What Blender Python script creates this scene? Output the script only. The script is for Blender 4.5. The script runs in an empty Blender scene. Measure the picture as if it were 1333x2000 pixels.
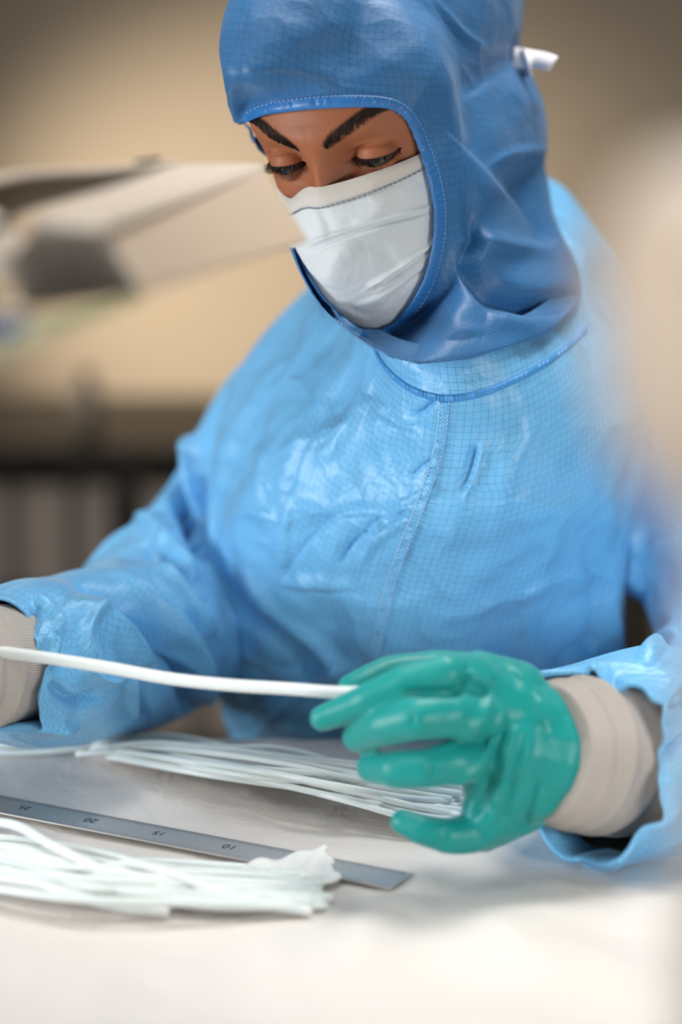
import bpy, bmesh, math, random
import numpy as np
from mathutils import Vector, Matrix
from mathutils.bvhtree import BVHTree

SC = bpy.context.scene
COL = SC.collection
rnd = random.Random(7)
PI = math.pi

# ------------------------------------------------------------------ camera
FPX, CX, CY = 4700.0, 666.5, 1000.0
CAMZ, PITCH, TABLE = 1.25, math.radians(12.0), 0.75
CP, SP = math.cos(PITCH), math.sin(PITCH)
cam_data = bpy.data.cameras.new('camera'); cam = bpy.data.objects.new('camera', cam_data); COL.objects.link(cam)
cam.location = (0, 0, CAMZ); cam.rotation_euler = (PI/2 - PITCH, 0, 0)
cam_data.sensor_fit = 'VERTICAL'; cam_data.sensor_height = 36.0; cam_data.sensor_width = 24.0
cam_data.lens = FPX/2000*36.0
cam_data.clip_start = 0.05; cam_data.clip_end = 50
cam_data.dof.use_dof = True; cam_data.dof.focus_distance = 1.475; cam_data.dof.aperture_fstop = 2.1
SC.camera = cam
SC.view_settings.view_transform = 'Standard'; SC.view_settings.look = 'None'
SC.view_settings.exposure = 0.0; SC.view_settings.gamma = 1.0; SC.view_settings.use_curve_mapping = False

# camera frame (x right, d depth, z up) <-> world
def W(v):
    v = np.asarray(v, float)
    x, d, z = v[..., 0], v[..., 1], v[..., 2]
    return np.stack([x, d*CP + z*SP, CAMZ - d*SP + z*CP], -1)
def P(px, py, d):
    return np.array([(px-CX)/FPX*d, d, -(py-CY)/FPX*d])
def WP(px, py, d): return Vector(W(P(px, py, d)))
def PR(v):
    return CX + FPX*v[..., 0]/v[..., 1], CY - FPX*v[..., 2]/v[..., 1]
def UNW(w):
    w = np.asarray(w, float); y = w[..., 1]; z = w[..., 2]-CAMZ
    return np.stack([w[..., 0], y*CP - z*SP, y*SP + z*CP], -1)
def TP(px, py, h=0.0):            # point of the table plane (plus h) under a pixel, world
    dx, dz = (px-CX)/FPX, -(py-CY)/FPX
    wz = -SP + dz*CP
    d = (TABLE + h - CAMZ)/wz
    return W(np.array([dx*d, d, dz*d]))

# ------------------------------------------------------------------ light
world = bpy.data.worlds.new('world'); SC.world = world; world.use_nodes = True
world.node_tree.nodes['Background'].inputs[0].default_value = (0.97, 0.97, 1.0, 1)
world.node_tree.nodes['Background'].inputs[1].default_value = 0.12

def area(name, loc, target, sx, sy, power, col=(1, 1, 1), spread=180):
    l = bpy.data.lights.new(name, 'AREA'); l.shape = 'RECTANGLE'; l.size = sx; l.size_y = sy
    l.energy = power; l.color = col; l.spread = math.radians(spread)
    o = bpy.data.objects.new(name, l); COL.objects.link(o); o.location = loc
    o.rotation_euler = (Vector(target)-Vector(loc)).to_track_quat('-Z', 'Y').to_euler()
    return o
# ceiling panel above and behind the worker, then added fills from the front and the left
area('ceiling_panel_light', (0.30, 1.75, 2.3), (0.1, 1.45, 0.9), 0.8, 0.5, 22, (1.0, 0.985, 0.96))
area('front_fill_light', (-0.30, 1.10, 2.3), (0.0, 1.40, 0.75), 0.7, 0.7, 3.8, (1.0, 0.97, 0.93))  # added overhead fill for table and worker, not a fixture
area('left_fill_light', (-1.6, 0.95, 1.12), (0.1, 1.55, 0.90), 0.5, 0.6, 8.5, (0.97, 0.98, 1.0), 110)  # added fill that lifts the chest from the left, no window there
def spot(name, loc, target, power, col, ang, blend, r):
    l = bpy.data.lights.new(name, 'SPOT'); l.energy = power; l.color = col; l.spot_size = math.radians(ang); l.spot_blend = blend; l.shadow_soft_size = r
    o = bpy.data.objects.new(name, l); COL.objects.link(o); o.location = loc
    o.rotation_euler = (Vector(target)-Vector(loc)).to_track_quat('-Z', 'Y').to_euler()
spot('wall_wash_light', (-1.15, 2.75, 1.0), (-0.10, 4.0, 0.80), 175, (1.0, 0.90, 0.75), 39, 1.0, 0.08)

area('right_fill_light', (0.62, 0.62, 1.02), (0.08, 1.55, 0.84), 0.25, 0.25, 0.85, (1.0, 0.98, 0.95), 75)  # added low fill for the lower chest, no lamp stands there
area('housing_fill_light', (-0.45, -0.25, 1.45), (0.17, 0.55, 1.2), 0.15, 0.15, 0.25, (1.0, 0.93, 0.85), 30)  # added narrow fill that only brightens the right housing
# ------------------------------------------------------------------ materials
def mat(name, base=(0.5, 0.5, 0.5), rough=0.5, metal=0.0, spec=0.5, **kw):
    m = bpy.data.materials.new(name); m.use_nodes = True
    b = m.node_tree.nodes['Principled BSDF']
    b.inputs['Base Color'].default_value = (*base, 1); b.inputs['Roughness'].default_value = rough
    b.inputs['Metallic'].default_value = metal; b.inputs['Specular IOR Level'].default_value = spec
    for k, v in kw.items(): b.inputs[k.replace('_', ' ')].default_value = v
    return m
class NT:
    def __init__(s, m): s.t = m.node_tree; s.n = s.t.nodes; s.l = s.t.links; s.b = s.n['Principled BSDF']
    def node(s, ty, **kw):
        x = s.n.new(ty)
        for k, v in kw.items():
            if k.startswith('i_'): x.inputs[int(k[2:])].default_value = v
            else: setattr(x, k, v)
        return x
    def link(s, a, b): s.l.new(a, b)
    def math(s, op, a, b=None, c=None):
        x = s.n.new('ShaderNodeMath'); x.operation = op
        for i, v in enumerate((a, b, c)):
            if v is None: continue
            if hasattr(v, 'is_linked') or hasattr(v, 'links'): s.l.new(v, x.inputs[i])
            else: x.inputs[i].default_value = v
        return x.outputs[0]
    def noise(s, vec, scale, detail=3, rough=0.5, dist=0.0):
        x = s.n.new('ShaderNodeTexNoise'); x.inputs['Scale'].default_value = scale
        x.inputs['Detail'].default_value = detail; x.inputs['Roughness'].default_value = rough
        x.inputs['Distortion'].default_value = dist
        if vec is not None: s.l.new(vec, x.inputs['Vector'])
        return x.outputs['Fac']
    def bump(s, h, strength, dist, prev=None):
        x = s.n.new('ShaderNodeBump'); x.inputs['Strength'].default_value = strength
        x.inputs['Distance'].default_value = dist; s.l.new(h, x.inputs['Height'])
        if prev is not None: s.l.new(prev, x.inputs['Normal'])
        return x.outputs[0]
    def mix(s, fac, a, b):
        x = s.n.new('ShaderNodeMix'); x.data_type = 'RGBA'
        for v, i in ((fac, 0), (a, 6), (b, 7)):
            if isinstance(v, (tuple, list)): x.inputs[i].default_value = (*v, 1)
            elif isinstance(v, (int, float)): x.inputs[i].default_value = v
            else: s.l.new(v, x.inputs[i])
        return x.outputs[2]

def cloth_mat(name, base, line, cell=0.0050, rough=0.34, grid=0.75, crumple=0.5):
    m = mat(name, base, rough, 0, 0.48); t = NT(m)
    t.b.inputs['Sheen Weight'].default_value = 0.18; t.b.inputs['Sheen Roughness'].default_value = 0.4
    t.b.inputs['Sheen Tint'].default_value = (0.8, 0.92, 1, 1)
    uv = t.node('ShaderNodeUVMap').outputs[0]
    obc = t.node('ShaderNodeTexCoord').outputs['Object']
    sep = t.node('ShaderNodeSeparateXYZ'); t.link(uv, sep.inputs[0])
    u = t.math('MULTIPLY', sep.outputs[0], 1/cell); v = t.math('MULTIPLY', sep.outputs[1], 1/cell)
    def line_of(a, b):
        fr = t.math('ABSOLUTE', t.math('SUBTRACT', t.math('FRACT', a), 0.5))
        on = t.math('GREATER_THAN', fr, 0.5-0.04)
        dash = t.math('GREATER_THAN', t.math('FRACT', t.math('MULTIPLY', b, 5.0)), 0.30)
        return t.math('MULTIPLY', on, dash)
    g = t.math('MAXIMUM', line_of(u, v), line_of(v, u))
    fade = t.noise(obc, 26, 2)
    g = t.math('MULTIPLY', g, t.math('MULTIPLY', t.math('ADD', fade, 0.25), grid))
    tone = t.noise(obc, 7, 3)
    c0 = t.mix(t.math('MULTIPLY', tone, 0.35), base, tuple(min(1, c*1.25+0.02) for c in base))
    t.link(t.mix(g, c0, line), t.b.inputs['Base Color'])
    # weave and fine creasing
    wv = t.node('ShaderNodeTexWave'); wv.inputs['Scale'].default_value = 900; wv.bands_direction = 'DIAGONAL'
    t.link(uv, wv.inputs[0])
    n1 = t.noise(obc, 34, 5, 0.62, 0.6)
    r1 = t.math('ABSOLUTE', t.math('SUBTRACT', n1, 0.5))
    b1 = t.bump(r1, crumple*0.6, 0.010)
    wn = t.node('ShaderNodeTexNoise'); wn.inputs['Scale'].default_value = 9; wn.inputs['Detail'].default_value = 2; t.link(obc, wn.inputs['Vector'])
    wm = t.node('ShaderNodeMix'); wm.data_type = 'VECTOR'; wm.inputs[0].default_value = 0.16; t.link(obc, wm.inputs[4]); t.link(wn.outputs['Color'], wm.inputs[5])
    for sc_, st_ in ((11, 1.3), (27, 0.8)):
        vo = t.node('ShaderNodeTexVoronoi'); vo.inputs['Scale'].default_value = sc_; t.link(wm.outputs[1], vo.inputs['Vector'])
        b1 = t.bump(vo.outputs['Distance'], crumple*st_, 0.30/sc_, b1)
    b2 = t.bump(wv.outputs['Fac'], 0.12, 0.0006, b1)
    t.link(b2, t.b.inputs['Normal'])
    return m

BLUE = (0.085, 0.33, 0.66)
M = {}
M['coverall'] = cloth_mat('blue_coverall_fabric', (0.165, 0.49, 0.82), (0.012, 0.06, 0.19))
M['hood'] = cloth_mat('blue_shaded_hood_fabric', (0.028, 0.150, 0.355), (0.006, 0.03, 0.10), crumple=0.2, rough=0.46)  # coverall cloth darkened: the hood's weaker light is put into the colour
M['binding'] = mat('blue_binding', (0.03, 0.18, 0.48), 0.38, 0, 0.5)
M['piping'] = mat('blue_piping', (0.06, 0.30, 0.66), 0.4)
M['thread'] = mat('pale_thread', (0.75, 0.85, 0.95), 0.6)
M['white_thread'] = mat('light_thread', (0.62, 0.66, 0.70), 0.6)

m = mat('skin', (0.46, 0.20, 0.115), 0.5, 0, 0.3); M['skin'] = m; t = NT(m)
t.b.inputs['Subsurface Weight'].default_value = 0.25; t.b.inputs['Subsurface Radius'].default_value = (1, 0.35, 0.2)
t.b.inputs['Subsurface Scale'].default_value = 0.004
oc = t.node('ShaderNodeTexCoord').outputs['Object']
fr = t.node('ShaderNodeTexVoronoi'); fr.inputs['Scale'].default_value = 85; t.link(oc, fr.inputs['Vector'])
spot = t.math('LESS_THAN', fr.outputs['Distance'], t.math('MULTIPLY', t.math('SUBTRACT', t.noise(oc, 60, 1), 0.45), 0.75))
blot = t.noise(oc, 45, 4)
c1 = t.mix(t.math('MULTIPLY', blot, 0.5), (0.40, 0.145, 0.066), (0.28, 0.088, 0.037))
t.link(t.mix(t.math('MULTIPLY', spot, 0.35), c1, (0.20, 0.07, 0.035)), t.b.inputs['Base Color'])
t.link(t.bump(t.noise(oc, 900, 2), 0.25, 0.0006), t.b.inputs['Normal'])
M['brow'] = mat('brow_hair', (0.012, 0.007, 0.005), 0.5)
M['eye_white'] = mat('eye_white', (0.12, 0.095, 0.085), 0.2, 0, 0.6)
M['iris'] = mat('iris', (0.045, 0.055, 0.045), 0.1, 0, 0.8)
M['pupil'] = mat('pupil', (0.004, 0.004, 0.004), 0.05, 0, 0.8)

m = mat('mask_nonwoven', (0.72, 0.75, 0.77), 0.75, 0, 0.25); M['mask'] = m; t = NT(m)
t.b.inputs['Subsurface Weight'].default_value = 0.15; t.b.inputs['Subsurface Scale'].default_value = 0.004
oc = t.node('ShaderNodeTexCoord').outputs['Object']
t.link(t.bump(t.noise(oc, 1500, 2), 0.3, 0.0005, t.bump(t.noise(oc, 40, 3, 0.6, 0.4), 0.35, 0.006)), t.b.inputs['Normal'])
M['mask_edge'] = mat('mask_edge_band', (0.66, 0.63, 0.57), 0.8, 0, 0.2)
M['mask_dash'] = mat('mask_weld_mark', (0.22, 0.23, 0.24), 0.6)
M['tie'] = mat('white_tie', (0.85, 0.83, 0.86), 0.7)

m = mat('teal_glove_rubber', (0.0, 0.26, 0.245), 0.40, 0, 0.32); M['glove'] = m; t = NT(m)
t.b.inputs['Sheen Weight'].default_value = 0.15
oc = t.node('ShaderNodeTexCoord').outputs['Object']
t.link(t.bump(t.noise(oc, 55, 3, 0.5, 0.3), 0.25, 0.004), t.b.inputs['Normal'])

m = mat('white_knit', (0.50, 0.455, 0.42), 0.95, 0, 0.1); M['knit'] = m; t = NT(m)
uv = t.node('ShaderNodeUVMap').outputs[0]
wv = t.node('ShaderNodeTexWave'); wv.inputs['Scale'].default_value = 220; wv.bands_direction = 'X'; t.link(uv, wv.inputs[0])
wv2 = t.node('ShaderNodeTexWave'); wv2.inputs['Scale'].default_value = 260; wv2.bands_direction = 'Y'; t.link(uv, wv2.inputs[0])
t.link(t.bump(wv2.outputs['Fac'], 0.3, 0.0008, t.bump(wv.outputs['Fac'], 0.6, 0.001)), t.b.inputs['Normal'])

m = mat('clear_silicone', (0.95, 0.935, 0.90), 0.14, 0, 0.5); M['silicone'] = m; t = NT(m)
t.b.inputs['Transmission Weight'].default_value = 0.12; t.b.inputs['IOR'].default_value = 1.30; t.b.inputs['Subsurface Weight'].default_value = 0.3; t.b.inputs['Subsurface Scale'].default_value = 0.01
M['white_tube'] = mat('white_tube', (0.86, 0.85, 0.83), 0.35, 0, 0.5, Subsurface_Weight=0.2)
m = mat('clear_film', (0.93, 0.93, 0.90), 0.35, 0, 0.5); M['film'] = m
NT(m).b.inputs['Transmission Weight'].default_value = 0.15

m = mat('brushed_steel', (0.60, 0.58, 0.55), 0.5, 0.9); M['steel'] = m; t = NT(m)
oc = t.node('ShaderNodeTexCoord').outputs['Object']
mp = t.node('ShaderNodeMapping'); mp.inputs['Scale'].default_value = (20, 900, 20); t.link(oc, mp.inputs[0])
t.link(t.bump(t.noise(mp.outputs[0], 1, 3), 0.1, 0.0005), t.b.inputs['Normal'])
M['engrave'] = mat('engraved_black', (0.03, 0.03, 0.03), 0.6)

m = mat('white_table_cover', (0.70, 0.665, 0.63), 0.55, 0, 0.35); M['cover'] = m; t = NT(m)
oc = t.node('ShaderNodeTexCoord').outputs['Object']
t.link(t.bump(t.noise(oc, 900, 2), 0.15, 0.0006, t.bump(t.noise(oc, 18, 4, 0.6, 0.5), 0.35, 0.01)), t.b.inputs['Normal'])
M['table'] = mat('table_laminate', (0.6, 0.6, 0.58), 0.4)
M['leg'] = mat('grey_metal', (0.35, 0.35, 0.35), 0.4, 0.8)

m = mat('beige_wall_paint', (0.44, 0.355, 0.262), 0.85, 0, 0.2); M['wall'] = m; t = NT(m)
oc = t.node('ShaderNodeTexCoord').outputs['Object']
t.link(t.mix(t.math('MULTIPLY', t.noise(oc, 1.5, 3), 0.3), (0.44, 0.355, 0.262), (0.41, 0.33, 0.245)), t.b.inputs['Base Color'])
m = mat('grey_brown_floor', (0.16, 0.14, 0.12), 0.5); M['floor'] = m; t = NT(m)
oc = t.node('ShaderNodeTexCoord').outputs['Object']
t.link(t.mix(t.noise(oc, 30, 5), (0.18, 0.155, 0.13), (0.13, 0.115, 0.10)), t.b.inputs['Base Color'])
M['housing'] = mat('beige_plastic', (0.56, 0.44, 0.32), 0.5, 0, 0.4)
M['housing_dark'] = mat('taupe_and_shade_plastic', (0.24, 0.21, 0.17), 0.55, 0, 0.3)  # taupe pin, and shade painted on the lamp's end and arm underside
M['black'] = mat('black_plastic', (0.012, 0.012, 0.012), 0.5)
M['blueglass'] = mat('blue_knob', (0.03, 0.14, 0.42), 0.2)
m = mat('lamp_diffuser', (0.6, 0.6, 0.45), 0.5); M['diffuser'] = m
NT(m).b.inputs['Emission Color'].default_value = (0.66, 0.64, 0.36, 1); NT(m).b.inputs['Emission Strength'].default_value = 0.35
M['cream'] = mat('cream_and_lit_plastic', (0.64, 0.54, 0.44), 0.5, 0, 0.4)  # cream parts, and light painted on the lamp's top faces
M['rack'] = mat('dark_rack_metal', (0.03, 0.025, 0.02), 0.5, 0.2)
M['bottle'] = mat('dark_bottle_plastic', (0.09, 0.075, 0.06), 0.5)
M['crate'] = mat('taupe_crate_plastic', (0.42, 0.35, 0.29), 0.6)

# ------------------------------------------------------------------ helpers
def tag(o, label=None, cat=None, group=None, kind=None):
    if label: o['label'] = label
    if cat: o['category'] = cat
    if group: o['group'] = group
    if kind: o['kind'] = kind
    return o
def empty(name, loc, label=None, cat=None, group=None):
    o = bpy.data.objects.new(name, None); COL.objects.link(o); o.location = loc; o.empty_display_size = 0.02
    return tag(o, label, cat, group)
def set_parent(o, parent):
    if parent is not None:
        o.parent = parent
        chain = Matrix.Identity(4); q = parent; mats = []
        while q is not None: mats.append(q.matrix_basis.copy() if q.parent is None else q.matrix_parent_inverse @ q.matrix_basis); q = q.parent
        for mm in mats: chain = mm @ chain
        o.matrix_parent_inverse = chain.inverted()
def link_mesh(name, verts, faces, material, parent=None, smooth=True, uv=None):
    """verts in WORLD coordinates; uv = per-vertex array"""
    me = bpy.data.meshes.new(name)
    verts = np.asarray(verts, float)
    if isinstance(faces, np.ndarray): faces = faces.tolist()
    me.from_pydata([tuple(v) for v in verts], [], faces); me.validate(); me.update()
    if uv is not None:
        lay = me.uv_layers.new(name='UVMap'); idx = np.empty(len(me.loops), dtype=np.int32)
        me.loops.foreach_get('vertex_index', idx)
        lay.data.foreach_set('uv', np.asarray(uv, np.float32)[idx].ravel())
    me.materials.append(material)
    if smooth: me.polygons.foreach_set('use_smooth', [True]*len(me.polygons))
    o = bpy.data.objects.new(name, me); COL.objects.link(o)
    set_parent(o, parent)
    return o
def grid_faces(n, m_, closed=True, cap0=False, cap1=False, off=0):
    i = np.arange(n-1)[:, None]; j = np.arange(m_ if closed else m_-1)[None, :]
    j2 = (j+1) % m_
    f = np.stack(np.broadcast_arrays(i*m_+j, i*m_+j2, (i+1)*m_+j2, (i+1)*m_+j), -1).reshape(-1, 4)+off
    f = f.tolist()
    if cap0: f.append([off+k for k in range(m_)][::-1])
    if cap1: f.append([off+(n-1)*m_+k for k in range(m_)])
    return f
def catmull(pts, n, closed=False, t=None):
    """pts (k, ...) array -> n samples along axis 0"""
    pts = np.asarray(pts, float); k = len(pts)
    if t is None: t = np.linspace(0, k, n, endpoint=False) if closed else np.linspace(0, k-1, n)
    i = np.floor(t).astype(int)
    if closed: idx = lambda q: pts[q % k]
    else:
        i = np.minimum(i, k-2)
        ext = np.concatenate([2*pts[:1]-pts[1:2], pts, 2*pts[-1:]-pts[-2:-1]]); idx = lambda q: ext[q+1]
    u = (t-i).reshape((-1,)+(1,)*(pts.ndim-1))
    p0, p1, p2, p3 = idx(i-1), idx(i), idx(i+1), idx(i+2)
    return 0.5*((2*p1)+(-p0+p2)*u+(2*p0-5*p1+4*p2-p3)*u**2+(-p0+3*p1-3*p2+p3)*u**3)
def normals(V, closed=True):
    if closed: dj = np.roll(V, -1, 1)-np.roll(V, 1, 1)
    else: dj = np.gradient(V, axis=1)
    di = np.gradient(V, axis=0)
    n = np.cross(dj, di); n /= np.linalg.norm(n, axis=-1, keepdims=True)+1e-12
    return n
def hash3(ix, iy, iz, seed):
    h = (ix*374761393 + iy*668265263 + iz*2147483647 + seed*1274126177) & 0xffffffff
    h = ((h ^ (h >> 13))*1274126177) & 0xffffffff
    return ((h ^ (h >> 16)) & 0xffff)/65535.0
def vnoise(p, scale, seed=0):
    q = p*scale + 100.0; i = np.floor(q).astype(np.int64); f = q-i; f = f*f*f*(f*(f*6-15)+10)
    r = 0
    for a in (0, 1):
        for b in (0, 1):
            for c in (0, 1):
                w = (f[..., 0] if a else 1-f[..., 0])*(f[..., 1] if b else 1-f[..., 1])*(f[..., 2] if c else 1-f[..., 2])
                r = r+w*hash3(i[..., 0]+a, i[..., 1]+b, i[..., 2]+c, seed)
    return r*2-1
def crumple(p, scale, seed=0, stretch=(1, 1, 1)):
    """sharp-creased cloth relief in [-1, 1]"""
    q = p*np.array(stretch)
    w = np.stack([vnoise(q, scale*0.7, seed+11), vnoise(q, scale*0.7, seed+12), vnoise(q, scale*0.7, seed+13)], -1)*0.45/scale
    a = np.abs(vnoise(q+w, scale, seed)); b = np.abs(vnoise(q+w, scale*2.1, seed+5))
    return (1-2.6*a)*0.7+(1-2.6*b)*0.3
def polydist(X, Y, pts):
    """distance, signed side and 0..1 position to a pixel polyline"""
    pts = catmull(np.array(pts, float), max(12, 6*len(pts))) if len(pts) > 2 else np.array(pts, float)
    best = np.full(X.shape, 1e9); side = np.zeros(X.shape); pos = np.zeros(X.shape)
    seg = np.hypot(*(pts[1:]-pts[:-1]).T); L = np.concatenate([[0], np.cumsum(seg)]); tot = L[-1]
    for k in range(len(pts)-1):
        a, b = pts[k], pts[k+1]; d = b-a; l2 = (d**2).sum()+1e-9
        t_ = np.clip(((X-a[0])*d[0]+(Y-a[1])*d[1])/l2, 0, 1)
        ex, ey = X-(a[0]+t_*d[0]), Y-(a[1]+t_*d[1]); q = np.hypot(ex, ey)
        m_ = q < best
        best[m_] = q[m_]; side[m_] = np.sign(d[0]*ey-d[1]*ex)[m_]; pos[m_] = ((L[k]+t_*seg[k])/tot)[m_]
    return best, side, pos
def strokes(V, N, ST, closed=True):
    """fold strokes drawn as pixel polylines, applied to the side of the surface that faces the front.
    (points, width_left, width_right, height)"""
    X, Y = PR(V); face = np.clip(-(N*V).sum(-1)/np.linalg.norm(V, axis=-1)*4+0.4, 0, 1)
    out = np.zeros(X.shape)
    for pts, w1, w2, h in ST:
        pa = np.array(pts); pad = 3*max(w1, w2)
        m_ = (X > pa[:, 0].min()-pad) & (X < pa[:, 0].max()+pad) & (Y > pa[:, 1].min()-pad) & (Y < pa[:, 1].max()+pad)
        if not m_.any(): continue
        dd, sd, ps = polydist(X[m_], Y[m_], pts)
        w = np.where(sd > 0, w2, w1)
        taper = np.clip(np.minimum(ps, 1-ps)*5, 0, 1)**0.7*0.85+0.15
        out[m_] += h*np.exp(-(dd/w)**2)*taper
    return V+N*(out*face)[..., None]
def grid_uv(V, j0=0, closed=True):
    """metre-true uv: u along the rings from column j0, v along the columns"""
    n, m_ = V.shape[:2]
    R_ = np.roll(V, -j0, 1) if closed else V
    du = np.linalg.norm(np.diff(R_, axis=1), axis=-1)
    cu = np.concatenate([np.zeros((n, 1)), np.cumsum(du, 1)], 1)
    if closed:
        tot = cu[:, -1:]+np.linalg.norm(R_[:, -1]-R_[:, 0], axis=-1)[:, None]
        cu = np.where(cu > tot/2, cu-tot, cu); cu = np.roll(cu, j0, 1)
    dv = np.linalg.norm(np.diff(V, axis=0), axis=-1)
    cv = np.concatenate([np.zeros((1, m_)), np.cumsum(dv, 0)], 0)
    return np.stack([cu, cv], -1)
def bvh_of(V, faces): return BVHTree.FromPolygons([tuple(v) for v in V.reshape(-1, 3)], faces)
def cast(bvh, px, py):
    d = Vector(((px-CX)/FPX, 1, -(py-CY)/FPX)).normalized()
    h = bvh.ray_cast(Vector((0, 0, 0)), d)
    return None if h[0] is None else np.array(h[0])
def resample(path, step):
    path = np.array(path, float); dense = catmull(path, 60*len(path)) if len(path) > 2 else path
    seg = np.hypot(*(dense[1:]-dense[:-1]).T); L = np.concatenate([[0], np.cumsum(seg)])
    s = np.arange(0, L[-1], step)
    return np.stack([np.interp(s, L, dense[:, 0]), np.interp(s, L, dense[:, 1])], -1)
def ribbon(name, bvh, outer, inner, lift, material, parent, nn=160, mm=7, puff=0.0010, wob=0.0, thick=0.0012, dflt=None):
    """raised band lying on a surface between two pixel polylines; rounded across"""
    A = catmull(np.array(outer, float), nn); B = catmull(np.array(inner, float), nn)
    rows = []; last = dflt
    for k in range(nn):
        row = []
        for q in range(mm):
            s = q/(mm-1); p = A[k]*(1-s)+B[k]*s
            h = cast(bvh, *p)
            d = h[1] if h is not None else None
            if d is None: d = last if last is not None else 1.5
            last = d
            row.append([p[0], p[1], d])
        rows.append(row)
    R_ = np.array(rows)
    ker = np.ones(9)/9                                  # smooth depth along the band
    for q in range(mm):
        z = np.pad(R_[:, q, 2], 4, mode='edge'); R_[:, q, 2] = np.convolve(z, ker, 'valid')
    s = np.linspace(0, 1, mm)
    prof = np.sqrt(np.clip(1-(2*s-1)**2, 0, 1))
    wv_ = 1+wob*np.sin(np.arange(nn)*0.9+np.sin(np.arange(nn)*0.31)*3)
    D = R_[..., 2]-lift-puff*prof[None, :]*wv_[:, None]
    front = np.stack([(R_[..., 0]-CX)/FPX*D, D, -(R_[..., 1]-CY)/FPX*D], -1)
    D2 = R_[..., 2]-lift+thick
    back = np.stack([(R_[..., 0]-CX)/FPX*D2, D2, -(R_[..., 1]-CY)/FPX*D2], -1)[:, ::-1]
    ring = np.concatenate([front, back], 1)
    return link_mesh(name, W(ring).reshape(-1, 3), grid_faces(nn, 2*mm, True, True, True), material, parent, uv=grid_uv(ring).reshape(-1, 2))
def stitches(name, bvh, path, dash, gap, wpx, lift, material, parent, r3=None):
    pts = resample(path, 1.0); V = []; F = []
    s = 0
    while s+dash < len(pts):
        a, b = pts[int(s)], pts[int(s+dash)]
        ha, hb = cast(bvh, *a), cast(bvh, *b)
        s += dash+gap
        if ha is None or hb is None or abs(ha[1]-hb[1]) > 0.01: continue
        ax = hb-ha; L = np.linalg.norm(ax); ax /= L+1e-9
        up = np.array([0, -1.0, 0]); sd = np.cross(ax, up); sd /= np.linalg.norm(sd)+1e-9
        w = wpx/FPX*1.5/2; o = len(V)
        mid = (ha+hb)/2
        for t_, k in ((-0.5, 0.5), (-0.25, 1), (0.25, 1), (0.5, 0.5)):
            c = mid+ax*L*t_; hh = lift*(0.6 if abs(t_) > 0.4 else 1)
            V += [c+sd*w*k, c+up*hh, c-sd*w*k, c-up*0.0004]
        for q in range(3):
            for e in range(4):
                F.append([o+q*4+e, o+q*4+(e+1) % 4, o+q*4+4+(e+1) % 4, o+q*4+4+e])
        F.append([o, o+1, o+2, o+3]); F.append([o+12, o+13, o+14, o+15])
    return tag(link_mesh(name, W(np.array(V)), F, material, parent), kind='stuff')
def tube_grid(path, n, m_, squash=(1, 1), frame=None, end_tilt=None):
    """path rows (point3, radius) in camera frame -> ring grid; frame = reference side vector"""
    C_ = catmull(np.array([list(p)+[r] for p, r in path]), n)
    r = C_[:, 3]; C_ = C_[:, :3]
    T = np.gradient(C_, axis=0); T /= np.linalg.norm(T, axis=1, keepdims=True)
    ref = np.array(frame if frame is not None else (0, -1.0, 0))
    th = np.linspace(0, 2*PI, m_, endpoint=False); V = np.zeros((n, m_, 3))
    for i in range(n):
        a = ref-T[i]*ref.dot(T[i]); a /= np.linalg.norm(a); b = np.cross(T[i], a); ref = a
        V[i] = C_[i]+r[i]*(np.cos(th)[:, None]*a*squash[0]+np.sin(th)[:, None]*b*squash[1])
    return V
def orient(V, N, closed=True):
    c = V.mean(1, keepdims=True)
    if ((V-c)*N).sum() < 0: return -N
    return N
def box_mesh(verts, faces, lo, hi, rot=None):
    o = len(verts)
    for z in (lo[2], hi[2]):
        for y in (lo[1], hi[1]):
            for x in (lo[0], hi[0]): verts.append((x, y, z))
    for f in ((0, 2, 3, 1), (4, 5, 7, 6), (0, 1, 5, 4), (2, 6, 7, 3), (0, 4, 6, 2), (1, 3, 7, 5)): faces.append([o+k for k in f])
def boxes(name, lst, material, parent=None, bevel=0.0):
    v, f = [], []
    for lo, hi in lst: box_mesh(v, f, lo, hi)
    o = link_mesh(name, np.array(v), f, material, parent, smooth=False)
    if bevel:
        b = o.modifiers.new('bevel', 'BEVEL'); b.width = bevel; b.segments = 3
    return o
def capsule(verts, faces, a, b, ra, rb, seg=16, rings=6):
    a, b = np.array(a, float), np.array(b, float); ax = b-a; L = np.linalg.norm(ax)
    if L < 1e-6: ax = np.array([0, 0, 1.0]); L = 1e-6
    ax = ax/L; ref = np.array([0, 1.0, 0]) if abs(ax[1]) < 0.8 else np.array([1.0, 0, 0])
    u = np.cross(ax, ref); u /= np.linalg.norm(u); v = np.cross(ax, u)
    rows = []
    for k in range(rings+1):
        t_ = -PI/2+PI/2*k/rings; rows.append((a+ax*ra*math.sin(t_), ra*math.cos(t_)))
    for k in range(rings+1):
        t_ = PI/2*k/rings; rows.append((b+ax*rb*math.sin(t_), rb*math.cos(t_)))
    o = len(verts)
    for c, r in rows:
        r = max(r, 1e-5)
        for s in range(seg):
            th = 2*PI*s/seg; verts.append(c+r*(math.cos(th)*u+math.sin(th)*v))
    faces += grid_faces(len(rows), seg, True, True, True, off=o)
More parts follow.
